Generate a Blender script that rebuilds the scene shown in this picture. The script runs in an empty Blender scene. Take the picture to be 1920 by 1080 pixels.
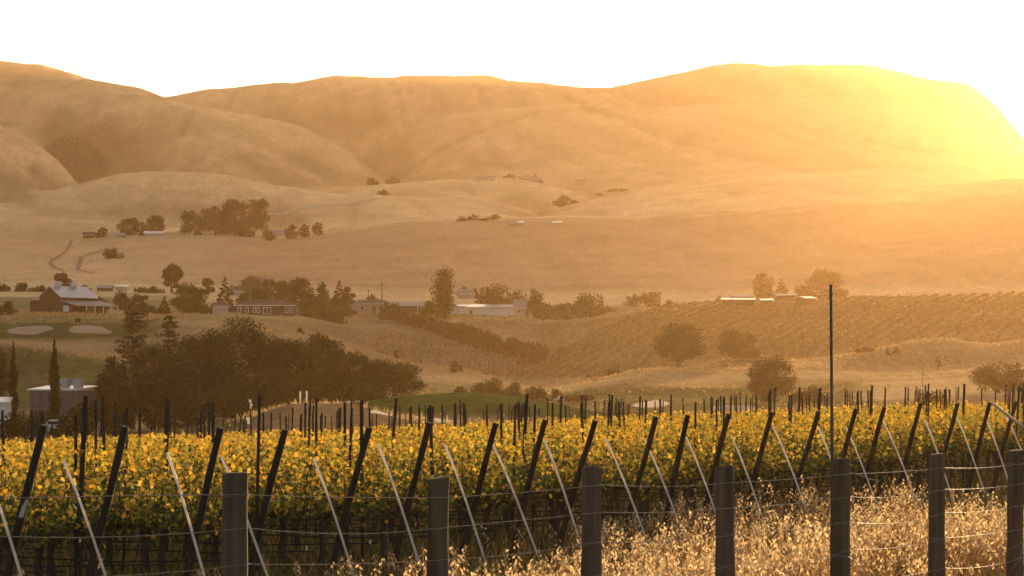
import bpy, math, random
import numpy as np
from mathutils import Vector, Matrix

random.seed(7)
RNG = np.random.default_rng(11)
SC = bpy.context.scene
COL = SC.collection
R = math.radians

# ------------------------------------------------------------------ camera
F = 5000.0            # focal length in photo pixels (1920 wide)
HY = 675.0            # row of the horizon in the photograph
cam_d = bpy.data.cameras.new('camera')
cam = bpy.data.objects.new('camera', cam_d)
COL.objects.link(cam)
cam.location = (0, 0, 0)
cam.rotation_euler = (R(90), 0, 0)
cam_d.sensor_width = 36.0
cam_d.lens = 36.0 * F / 1920.0
cam_d.shift_y = (HY - 540.0) / 1920.0
cam_d.clip_start = 0.5
cam_d.clip_end = 40000
SC.camera = cam

# ------------------------------------------------------------------ sky, sun, exposure
SUN_EL = R(5.6)
SUN_AZ = R(11.9)      # clockwise from straight ahead (+Y)
world = bpy.data.worlds.new('World')
SC.world = world
world.use_nodes = True
wn = world.node_tree
bg = wn.nodes['Background']
sky = wn.nodes.new('ShaderNodeTexSky')
sky.sky_type = 'NISHITA'
sky.sun_disc = False
sky.sun_elevation = SUN_EL
sky.sun_rotation = SUN_AZ
sky.air_density = 1.0
sky.dust_density = 2.0
sky.ozone_density = 1.0
hs = wn.nodes.new('ShaderNodeHueSaturation')
hs.inputs['Saturation'].default_value = 0.55
wn.links.new(sky.outputs[0], hs.inputs['Color'])
wn.links.new(hs.outputs[0], bg.inputs['Color'])
bg.inputs['Strength'].default_value = 0.15

sun_d = bpy.data.lights.new('sun', 'SUN')
sun_d.energy = 5.0
sun_d.angle = R(0.55)
sun_d.color = (1.0, 0.69, 0.37)
sun = bpy.data.objects.new('sun', sun_d)
COL.objects.link(sun)
sd = Vector((math.sin(SUN_AZ) * math.cos(SUN_EL), math.cos(SUN_AZ) * math.cos(SUN_EL), math.sin(SUN_EL)))
sun.rotation_euler = sd.to_track_quat('Z', 'Y').to_euler()
sun.location = (200, 900, 300)

SC.view_settings.view_transform = 'Standard'
SC.view_settings.look = 'None'
SC.view_settings.gamma = 1.0
SC.view_settings.exposure = 0.58
SC.render.engine = 'CYCLES'
SC.cycles.use_denoising = True
SC.cycles.max_bounces = 6
SC.cycles.diffuse_bounces = 2
SC.cycles.transmission_bounces = 3
SC.cycles.volume_bounces = 1
SC.cycles.sample_clamp_indirect = 6.0

# ------------------------------------------------------------------ helpers
def P(x, y, Y):
    """world point seen at photo pixel (x, y) at depth Y"""
    return Vector(((x - 960.0) / F * Y, Y, -(y - HY) / F * Y))

def WX(x, Y): return (x - 960.0) / F * Y
def WZ(y, Y): return -(y - HY) / F * Y

def tag(o, label=None, cat=None, group=None, kind=None):
    if label: o['label'] = label
    if cat: o['category'] = cat
    if group: o['group'] = group
    if kind: o['kind'] = kind
    return o

def empty(name, loc=(0, 0, 0), rz=0.0):
    o = bpy.data.objects.new(name, None)
    o.empty_display_size = 0.3
    o.location = loc
    o.rotation_euler = (0, 0, rz)
    COL.objects.link(o)
    return o

def link(name, me, parent=None, loc=None):
    o = bpy.data.objects.new(name, me)
    COL.objects.link(o)
    if parent: o.parent = parent
    if loc is not None: o.location = loc
    return o

def np_mesh(name, V, Fc, mat, colors=None, smooth=False):
    """V (n,3); Fc (m,k) int; colors (m,3) per-face"""
    V = np.asarray(V, dtype=np.float32); Fc = np.asarray(Fc, dtype=np.int32)
    m, k = Fc.shape
    me = bpy.data.meshes.new(name)
    me.vertices.add(len(V)); me.vertices.foreach_set('co', V.ravel())
    me.loops.add(m * k); me.loops.foreach_set('vertex_index', Fc.ravel())
    me.polygons.add(m)
    me.polygons.foreach_set('loop_start', np.arange(0, m * k, k, dtype=np.int32))
    me.polygons.foreach_set('loop_total', np.full(m, k, dtype=np.int32))
    if smooth: me.polygons.foreach_set('use_smooth', np.ones(m, dtype=bool))
    if colors is not None:
        a = me.color_attributes.new('col', 'FLOAT_COLOR', 'CORNER')
        c = np.ones((m, k, 4), dtype=np.float32)
        c[:, :, :3] = np.asarray(colors, dtype=np.float32)[:, None, :]
        a.data.foreach_set('color', c.ravel())
    me.update(calc_edges=True)
    if mat: me.materials.append(mat)
    return me

class MB:
    def __init__(self): self.v = []; self.f = []
    def box(self, c, s, rz=0.0, top=None):
        """box centred at c, size s; top=(sx,sy) scales the upper face"""
        b = len(self.v); cz, sz = math.cos(rz), math.sin(rz)
        for k in (-1, 1):
            tx, ty = (top if (top and k > 0) else (1, 1))
            for j, i in ((-1, -1), (-1, 1), (1, 1), (1, -1)):
                x = i * s[0] / 2 * tx; y = j * s[1] / 2 * ty
                self.v.append((c[0] + x * cz - y * sz, c[1] + x * sz + y * cz, c[2] + k * s[2] / 2))
        for q in ((0, 3, 2, 1), (4, 5, 6, 7), (0, 1, 5, 4), (1, 2, 6, 5), (2, 3, 7, 6), (3, 0, 4, 7)):
            self.f.append([b + i for i in q])
        return self
    def prism(self, poly, d0, d1):
        """poly of (a, z) in local x-z plane extruded along local y from d0 to d1"""
        b = len(self.v); n = len(poly)
        for d in (d0, d1):
            for (a, z) in poly: self.v.append((a, d, z))
        self.f.append([b + i for i in range(n)])
        self.f.append([b + n + i for i in reversed(range(n))])
        for i in range(n):
            j = (i + 1) % n
            self.f.append([b + j, b + i, b + n + i, b + n + j])
        return self
    def slab(self, p, t):
        """thick sheet: 4 points p, thickness t upward"""
        b = len(self.v)
        for dz in (0, t):
            for q in p: self.v.append((q[0], q[1], q[2] + dz))
        for q in ((0, 3, 2, 1), (4, 5, 6, 7), (0, 1, 5, 4), (1, 2, 6, 5), (2, 3, 7, 6), (3, 0, 4, 7)):
            self.f.append([b + i for i in q])
        return self
    def tube(self, pts, rad, n=6, cap=True):
        pts = [Vector(p) for p in pts]; b = len(self.v)
        if not hasattr(rad, '__len__'): rad = [rad] * len(pts)
        prev = None
        for i, p in enumerate(pts):
            t = (pts[min(i + 1, len(pts) - 1)] - pts[max(i - 1, 0)])
            t = t.normalized() if t.length > 1e-9 else Vector((0, 0, 1))
            ref = prev if prev is not None else (Vector((0, 0, 1)) if abs(t.z) < .9 else Vector((1, 0, 0)))
            u = ref - t * ref.dot(t)
            u = u.normalized() if u.length > 1e-6 else t.orthogonal().normalized()
            prev = u; w = t.cross(u)
            for k in range(n):
                a = 2 * math.pi * k / n
                self.v.append(tuple(p + (u * math.cos(a) + w * math.sin(a)) * rad[i]))
        for i in range(len(pts) - 1):
            for k in range(n):
                k2 = (k + 1) % n
                self.f.append([b + i * n + k, b + i * n + k2, b + (i + 1) * n + k2, b + (i + 1) * n + k])
        if cap:
            self.f.append([b + k for k in reversed(range(n))])
            e = b + (len(pts) - 1) * n
            self.f.append([e + k for k in range(n)])
        return self
    def mesh(self, name, mat, smooth=False):
        me = bpy.data.meshes.new(name)
        me.from_pydata(self.v, [], self.f)
        if smooth:
            me.polygons.foreach_set('use_smooth', np.ones(len(me.polygons), dtype=bool))
        me.update()
        me.materials.append(mat)
        return me
    def build(self, name, mat, parent=None, smooth=False, loc=None):
        return link(name, self.mesh(name, mat, smooth), parent, loc)

def copy_tree(o, parent=None):
    c = o.copy(); COL.objects.link(c)
    if parent: c.parent = parent
    for ch in list(o.children): copy_tree(ch, c)
    return c

# ------------------------------------------------------------------ numpy noise
_tab = np.random.default_rng(3).random((257, 257)).astype(np.float32)
_tab[256] = _tab[0]; _tab[:, 256] = _tab[:, 0]
def vnoise(x, y):
    xi = np.floor(x).astype(int); yi = np.floor(y).astype(int)
    fx = x - xi; fy = y - yi
    fx = fx * fx * (3 - 2 * fx); fy = fy * fy * (3 - 2 * fy)
    xi %= 256; yi %= 256
    a = _tab[yi, xi]; b = _tab[yi, xi + 1]; c = _tab[yi + 1, xi]; d = _tab[yi + 1, xi + 1]
    return (a + (b - a) * fx) * (1 - fy) + (c + (d - c) * fx) * fy - 0.5
def fbm(x, y, o=4):
    s = 0; a = 1.0
    for i in range(o):
        s = s + a * vnoise(x * 2 ** i + 17.3 * i, y * 2 ** i + 5.1 * i); a *= .5
    return s

def pchip(xk, yk, xq):
    xk = np.asarray(xk, float); yk = np.asarray(yk, float)
    h = np.diff(xk); d = np.diff(yk) / h
    m = np.zeros_like(yk)
    for i in range(1, len(xk) - 1):
        if d[i - 1] * d[i] > 0:
            w1 = 2 * h[i] + h[i - 1]; w2 = h[i] + 2 * h[i - 1]
            m[i] = (w1 + w2) / (w1 / d[i - 1] + w2 / d[i])
    xq = np.clip(xq, xk[0], xk[-1])
    i = np.clip(np.searchsorted(xk, xq) - 1, 0, len(xk) - 2)
    t = (xq - xk[i]) / h[i]
    return ((2 * t**3 - 3 * t**2 + 1) * yk[i] + (t**3 - 2 * t**2 + t) * h[i] * m[i]
            + (-2 * t**3 + 3 * t**2) * yk[i + 1] + (t**3 - t**2) * h[i] * m[i + 1])

# ------------------------------------------------------------------ terrain: cross-sections of the valley by distance
# each cross-section: (distance, [(bearing in photo px, elevation in photo px), ...]) or heights in metres with 'z'
SEC = [
 (4,   'z', [(960, -1.75)]),
 (14,  'z', [(960, -2.05)]),
 (24,  'z', [(0, -2.5), (960, -2.45), (1920, -2.25)]),
 (31,  'z', [(0, -2.80), (960, -2.78), (1920, -2.5)]),
 (40,  'z', [(-200, -2.95), (300, -2.92), (960, -2.88), (1500, -2.85), (1920, -2.78)]),
 (57,  'z', [(-200, -3.5), (300, -3.38), (960, -3.15), (1500, -2.95), (1920, -2.87)]),
 (80,  'z', [(-200, -4.3), (300, -4.05), (960, -3.6), (1500, -3.2), (1920, -3.05)]),
 (105, 'z', [(-200, -4.95), (300, -4.65), (960, -4.1), (1500, -3.6), (1920, -3.35)]),
 (130, 'z', [(-200, -5.6), (300, -5.3), (960, -4.7), (1500, -4.15), (1920, -3.75)]),
 (165, 'p', [(0, 840), (500, 830), (960, 822), (1500, 806), (1920, 795)]),
 (230, 'p', [(0, 826), (200, 822), (400, 808), (480, 782), (520, 765), (560, 758), (640, 758), (700, 770), (760, 788), (850, 800), (1100, 804), (1500, 800), (1920, 785)]),
 (265, 'p', [(0, 818), (300, 806), (500, 774), (600, 766), (700, 773), (760, 783), (860, 793), (1000, 797), (1200, 797), (1920, 780)]),
 (310, 'p', [(0, 812), (200, 808), (400, 784), (540, 768), (660, 757), (760, 743), (860, 738), (950, 743), (1050, 762), (1150, 782), (1250, 790), (1400, 784), (1920, 773)]),
 (360, 'p', [(0, 745), (200, 745), (400, 752), (600, 756), (760, 753), (860, 760), (1000, 774), (1100, 772), (1200, 764), (1400, 762), (1600, 752), (1920, 742)]),
 (420, 'p', [(0, 700), (200, 702), (600, 735), (760, 742), (900, 748), (1000, 752), (1100, 746), (1300, 744), (1500, 738), (1920, 724)]),
 (460, 'p', [(-400, 622), (0, 641), (60, 648), (120, 658), (200, 671), (350, 690), (600, 716), (760, 730), (900, 740), (1000, 744), (1100, 730), (1200, 722), (1300, 724), (1500, 720), (1700, 712), (1920, 705)]),
 (500, 'p', [(0, 646), (150, 656), (300, 660), (450, 655), (600, 672), (760, 706), (900, 722), (1000, 731), (1100, 722), (1200, 707), (1300, 706), (1400, 704), (1600, 702), (1920, 692)]),
 (540, 'p', [(0, 629), (200, 631), (330, 613), (450, 621), (560, 642), (640, 657), (760, 687), (860, 702), (950, 718), (1030, 727), (1080, 719), (1150, 704), (1200, 693), (1260, 693), (1350, 690), (1500, 686), (1700, 690), (1920, 680)]),
 (580, 'p', [(0, 607), (100, 606), (210, 607), (330, 594), (400, 598), (450, 606), (560, 626), (640, 641), (700, 661), (760, 680), (860, 693), (950, 714), (1040, 736), (1180, 720), (1300, 693), (1380, 671), (1500, 674), (1560, 667), (1640, 653), (1760, 636), (1850, 646), (1920, 640)]),
 (625, 'p', [(0, 601), (200, 600), (330, 606), (450, 618), (560, 643), (640, 657), (760, 690), (900, 702), (1000, 715), (1180, 715), (1300, 690), (1400, 678), (1500, 682), (1640, 668), (1760, 654), (1850, 655), (1920, 645)]),
 (680, 'p', [(0, 594), (80, 587), (150, 590), (300, 592), (420, 592), (560, 601), (640, 623), (760, 652), (900, 668), (1000, 676), (1100, 660), (1200, 645), (1300, 636), (1400, 634), (1640, 628), (1760, 622), (1920, 612)]),
 (750, 'p', [(0, 589), (200, 587), (400, 588), (560, 592), (640, 604), (760, 612), (900, 622), (1000, 628), (1100, 611), (1200, 598), (1300, 592), (1500, 586), (1700, 580), (1920, 573)]),
 (810, 'p', [(0, 584), (250, 582), (440, 586), (560, 587), (700, 589), (900, 591), (1000, 593), (1060, 594), (1120, 590), (1200, 580), (1300, 573), (1400, 569), (1500, 563), (1600, 559), (1750, 556), (1920, 553)]),
 (880, 'p', [(0, 576), (500, 578), (900, 579), (1200, 584), (1400, 576), (1920, 562)]),
 (1000, 'p', [(0, 556), (500, 560), (750, 562), (1000, 568), (1400, 570), (1920, 560)]),
 (1200, 'p', [(0, 531), (300, 538), (600, 550), (1000, 558), (1400, 556), (1920, 545)]),
 (1400, 'p', [(0, 500), (200, 506), (400, 502), (750, 500), (1000, 500), (1400, 495), (1920, 470)]),
 (1720, 'p', [(-400, 400), (0, 440), (100, 455), (200, 446), (320, 440), (450, 444), (520, 450), (600, 440), (700, 426), (800, 419), (1000, 418), (1100, 414), (1300, 408), (1500, 398), (1920, 370)]),
 (1900, 'p', [(-400, 350), (0, 396), (120, 410), (250, 415), (400, 420), (520, 424), (600, 413), (700, 408), (800, 405), (900, 406), (1000, 408), (1100, 398), (1300, 386), (1500, 370), (1920, 335)]),
 (2200, 'p', [(-400, 330), (0, 362), (40, 360), (100, 350), (180, 340), (250, 328), (330, 322), (420, 327), (500, 340), (560, 352), (640, 362), (700, 361), (780, 370), (900, 379), (1000, 402), (1060, 386), (1180, 366), (1300, 352), (1440, 340), (1600, 334), (1750, 345), (1920, 368), (2200, 430)]),
 (2360, 'p', [(-400, 150), (-150, 215), (0, 285), (40, 312), (75, 352), (120, 366), (250, 366), (420, 366), (600, 376), (700, 362), (780, 362), (900, 364), (1000, 385), (1100, 382), (1300, 352), (1440, 336), (1650, 333), (1920, 355), (2200, 430)]),
 (2550, 'p', [(-400, 100), (-100, 190), (0, 232), (60, 262), (100, 292), (150, 346), (180, 372), (250, 382), (400, 380), (600, 372), (690, 346), (760, 343), (860, 338), (950, 340), (1050, 352), (1110, 366), (1200, 358), (1300, 342), (1440, 328), (1650, 322), (1920, 342), (2200, 435)]),
 (2750, 'p', [(-400, 160), (0, 300), (150, 352), (250, 362), (400, 350), (600, 360), (725, 352), (800, 350), (900, 352), (1050, 362), (1200, 346), (1440, 312), (1700, 305), (1920, 329), (2200, 440)]),
 (3050, 'p', [(-400, 130), (0, 235), (100, 272), (200, 292), (330, 264), (400, 256), (450, 272), (520, 300), (600, 336), (700, 348), (780, 348), (900, 345), (1050, 325), (1200, 312), (1440, 285), (1650, 280), (1780, 285), (1920, 315), (2200, 450)]),
 (3350, 'p', [(-400, 100), (0, 175), (100, 185), (190, 178), (310, 195), (400, 206), (450, 216), (560, 242), (650, 287), (725, 338), (780, 346), (860, 334), (950, 310), (1050, 290), (1200, 275), (1440, 250), (1620, 240), (1780, 255), (1920, 302), (2200, 450)]),
 (3750, 'p', [(-400, 80), (0, 145), (150, 160), (190, 157), (240, 163), (310, 187), (430, 240), (560, 280), (650, 302), (735, 335), (800, 302), (900, 262), (1000, 242), (1100, 236), (1300, 216), (1500, 205), (1700, 215), (1800, 235), (1920, 290), (2200, 450)]),
 (4250, 'p', [(-400, 100), (0, 118), (60, 120), (110, 131), (190, 157), (240, 180), (310, 212), (430, 232), (560, 246), (620, 255), (680, 250), (740, 238), (850, 218), (960, 203), (1060, 204), (1200, 205), (1400, 180), (1600, 175), (1780, 205), (1920, 280), (2200, 450)]),
 (5000, 'p', [(-400, 180), (200, 200), (310, 190), (400, 170), (540, 160), (640, 145), (740, 152), (860, 150), (1000, 160), (1115, 172), (1200, 160), (1300, 140), (1340, 132), (1410, 128), (1500, 132), (1630, 134), (1740, 158), (1800, 161), (1850, 190), (1920, 268), (2000, 352), (2200, 440), (2600, 430)]),
 (5700, 'p', [(0, 330), (960, 330), (1920, 420), (2200, 500)]),
 (7000, 'p', [(960, 560)]),
 (30000, 'p', [(960, 668)]),
]
SY = np.array([s[0] for s in SEC], float)
def section(i, xp):
    Y, kind, pts = SEC[i]
    if len(pts) == 1: v = np.full(np.shape(xp), float(pts[0][1]))
    else: v = pchip([p[0] for p in pts], [p[1] for p in pts], xp)
    return v if kind == 'z' else -(v - HY) * Y / F

CS = np.concatenate([np.linspace(-.9, -.30, 30)[:-1], np.linspace(-.30, .30, 640), np.linspace(.30, .9, 30)[1:]])
rows = [-60, -30, -12, 0]
yv = 4.0
while yv < 30000:
    rows.append(yv); yv *= 1.0118 if yv < 6000 else 1.12
rows.append(30000.0)
YR = np.array(rows)
def build_heights():
    H = np.zeros((len(YR), len(CS)))
    X = CS[None, :] * (YR[:, None] + 30 * np.exp(-np.maximum(YR[:, None], 0) / 60) + np.where(YR[:, None] < 0, -2 * YR[:, None], 0) + 6)
    lY = np.log(SY)
    for r, Y in enumerate(YR):
        Yq = min(max(Y, 4.0), 30000.0)
        xp = 960 + F * X[r] / Yq
        i = int(np.clip(np.searchsorted(SY, Yq, side='right') - 1, 0, len(SY) - 2))
        z0 = section(i, xp); z1 = section(i + 1, xp)
        h = lY[i + 1] - lY[i]; d1 = (z1 - z0) / h
        def lim(da, db, ha, hb):
            w1 = 2 * hb + ha; w2 = hb + 2 * ha
            with np.errstate(divide='ignore', invalid='ignore'):
                m = (w1 + w2) / (w1 / da + w2 / db)
            return np.where(da * db > 0, m, 0.0)
        if i > 0:
            hm = lY[i] - lY[i - 1]; m0 = lim((z0 - section(i - 1, xp)) / hm, d1, hm, h)
        else: m0 = np.zeros_like(z0)
        if i + 2 < len(SY):
            hp = lY[i + 2] - lY[i + 1]; m1 = lim(d1, (section(i + 2, xp) - z1) / hp, h, hp)
        else: m1 = np.zeros_like(z0)
        t = (math.log(Yq) - lY[i]) / h
        H[r] = ((2*t**3-3*t**2+1)*z0 + (t**3-2*t**2+t)*h*m0 + (-2*t**3+3*t**2)*z1 + (t**3-t**2)*h*m1)
        if Y < 200: H[r] += .05 * fbm(X[r] * .9, np.full_like(xp, Y * .9), 3)
        elif Y < 900: H[r] += .0013 * Y * fbm(X[r] / 16, np.full_like(xp, Y / 16), 4)
        elif Y < 8000:
            # dry gullies that run down the faces of the hills
            k = np.clip((Y - 900) / 1500, 0, 1)
            H[r] += .0006 * Y * fbm(X[r] / 60, np.full_like(xp, Y / 160), 3)
            g = np.abs(fbm(X[r] / 150 + 9 + Y / 900, np.full_like(xp, Y / 900), 2))
            H[r] += k * (15 * (np.minimum(g, .35) - .2) + 5.0 * (np.minimum(np.abs(fbm(X[r] / 48 + 3 + Y / 700, np.full_like(xp, Y / 640), 2)), .3) - .15))
    return X, H
GX, GH = build_heights()

def gz(x, y):
    """ground height at world (x, y)"""
    r = int(np.clip(np.searchsorted(YR, y) - 1, 0, len(YR) - 2))
    t = (y - YR[r]) / (YR[r + 1] - YR[r])
    a = np.interp(x, GX[r], GH[r]); b = np.interp(x, GX[r + 1], GH[r + 1])
    return float(a + (b - a) * t)
def gz_arr(xs, ys):
    xs = np.asarray(xs, float); ys = np.asarray(ys, float); out = np.empty_like(xs)
    ri = np.clip(np.searchsorted(YR, ys) - 1, 0, len(YR) - 2)
    for r in np.unique(ri):
        k = ri == r
        t = (ys[k] - YR[r]) / (YR[r + 1] - YR[r])
        out[k] = np.interp(xs[k], GX[r], GH[r]) * (1 - t) + np.interp(xs[k], GX[r + 1], GH[r + 1]) * t
    return out
def hit(x, y, Ya, Yb):
    """distance at which the line of sight through (x, y) meets the ground between Ya and Yb"""
    best = Yb
    for Y in np.arange(Ya, Yb, max(.25, (Yb - Ya) / 400)):
        if WZ(y, Y) <= gz(WX(x, Y), Y): best = Y; break
    return best

# ------------------------------------------------------------------ materials
def nodes(name):
    m = bpy.data.materials.new(name); m.use_nodes = True
    nt = m.node_tree; b = nt.nodes['Principled BSDF']
    return m, nt, b
def noise_node(nt, scale, detail=4, coord='Object', stretch=None):
    tc = nt.nodes.new('ShaderNodeTexCoord'); n = nt.nodes.new('ShaderNodeTexNoise')
    n.inputs['Scale'].default_value = scale; n.inputs['Detail'].default_value = detail
    src = tc.outputs[coord]
    if stretch:
        mp = nt.nodes.new('ShaderNodeMapping'); mp.inputs['Scale'].default_value = stretch
        nt.links.new(src, mp.inputs['Vector']); src = mp.outputs[0]
    nt.links.new(src, n.inputs['Vector'])
    return n
def mixc(nt, fac, a, b, mode='MIX'):
    m = nt.nodes.new('ShaderNodeMix'); m.data_type = 'RGBA'; m.blend_type = mode
    for s, v in ((m.inputs[0], fac), (m.inputs[6], a), (m.inputs[7], b)):
        if hasattr(v, 'is_linked'): nt.links.new(v, s)
        elif isinstance(v, (tuple, list)): s.default_value = (*v, 1) if len(v) == 3 else v
        else: s.default_value = v
    return m.outputs[2]
def ramp(nt, src, stops):
    r = nt.nodes.new('ShaderNodeValToRGB')
    e = r.color_ramp.elements
    while len(e) < len(stops): e.new(.5)
    for k, (p, c) in enumerate(stops):
        e[k].position = p; e[k].color = (*c, 1) if len(c) == 3 else c
    nt.links.new(src, r.inputs[0])
    return r.outputs[0]
def surf(name, c0, c1, scale=3.0, rough=.8, metal=0.0, stretch=None, bump=0.0, bscale=None):
    m, nt, b = nodes(name)
    n = noise_node(nt, scale, 5, stretch=stretch)
    col = ramp(nt, n.outputs['Fac'], [(.3, c0), (.7, c1)])
    nt.links.new(col, b.inputs['Base Color'])
    b.inputs['Roughness'].default_value = rough; b.inputs['Metallic'].default_value = metal
    if bump:
        n2 = noise_node(nt, bscale or scale * 3, 4, stretch=stretch)
        bp = nt.nodes.new('ShaderNodeBump'); bp.inputs['Strength'].default_value = bump
        bp.inputs['Distance'].default_value = .02
        nt.links.new(n2.outputs['Fac'], bp.inputs['Height']); nt.links.new(bp.outputs[0], b.inputs['Normal'])
    return m
def leafy(name, trans=.5, attr='col', gloss=0.0):
    m = bpy.data.materials.new(name); m.use_nodes = True
    nt = m.node_tree; nt.nodes.clear()
    out = nt.nodes.new('ShaderNodeOutputMaterial')
    at = nt.nodes.new('ShaderNodeAttribute'); at.attribute_name = attr
    d = nt.nodes.new('ShaderNodeBsdfDiffuse'); t = nt.nodes.new('ShaderNodeBsdfTranslucent')
    mx = nt.nodes.new('ShaderNodeMixShader'); mx.inputs[0].default_value = trans
    nt.links.new(at.outputs['Color'], d.inputs[0]); nt.links.new(at.outputs['Color'], t.inputs[0])
    nt.links.new(d.outputs[0], mx.inputs[1]); nt.links.new(t.outputs[0], mx.inputs[2])
    last = mx.outputs[0]
    if gloss:
        g = nt.nodes.new('ShaderNodeBsdfGlossy'); g.inputs['Roughness'].default_value = .45
        g.inputs[0].default_value = (1, 1, 1, 1)
        m2 = nt.nodes.new('ShaderNodeMixShader'); m2.inputs[0].default_value = gloss
        nt.links.new(last, m2.inputs[1]); nt.links.new(g.outputs[0], m2.inputs[2]); last = m2.outputs[0]
    nt.links.new(last, out.inputs[0])
    return m

M_LEAF = leafy('vine_leaf', .72, gloss=.03)
M_TREE = leafy('tree_leaf', .25)
M_GRASS = leafy('grass_blade', .6)
M_OAT = leafy('oat_husk', .8, gloss=.04)
M_BARK = surf('bark', (.045, .032, .022), (.11, .08, .055), 9, .95, stretch=(1, 1, .25), bump=.6)
M_POSTWOOD = surf('weathered_wood', (.060, .040, .026), (.175, .120, .080), 14, .9, stretch=(1, 1, .06), bump=.7, bscale=30)
M_ENDWOOD = surf('dark_stained_wood', (.018, .012, .009), (.05, .034, .024), 12, .9, stretch=(1, 1, .08), bump=.5, bscale=30)
M_STEEL = surf('rusty_steel', (.022, .015, .011), (.06, .038, .025), 8, .75, .2)
M_WIRE = surf('galvanised_wire', (.22, .19, .165), (.36, .32, .28), 20, .42, .85)
M_WHITE = surf('white_plastic', (.70, .67, .65), (.86, .83, .81), 4, .4)
def thin_white():
    nt = M_WHITE.node_tree; b = nt.nodes['Principled BSDF']; o = nt.nodes['Material Output']
    t = nt.nodes.new('ShaderNodeBsdfTranslucent'); t.inputs[0].default_value = (.95, .90, .86, 1)
    m = nt.nodes.new('ShaderNodeMixShader'); m.inputs[0].default_value = .6
    nt.links.new(b.outputs[0], m.inputs[1]); nt.links.new(t.outputs[0], m.inputs[2]); nt.links.new(m.outputs[0], o.inputs[0])
thin_white()
M_HOSE = surf('black_hose', (.010, .009, .008), (.025, .022, .02), 6, .6)
M_POLE = surf('grey_pole', (.07, .055, .04), (.13, .105, .08), 5, .6, .3)

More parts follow.
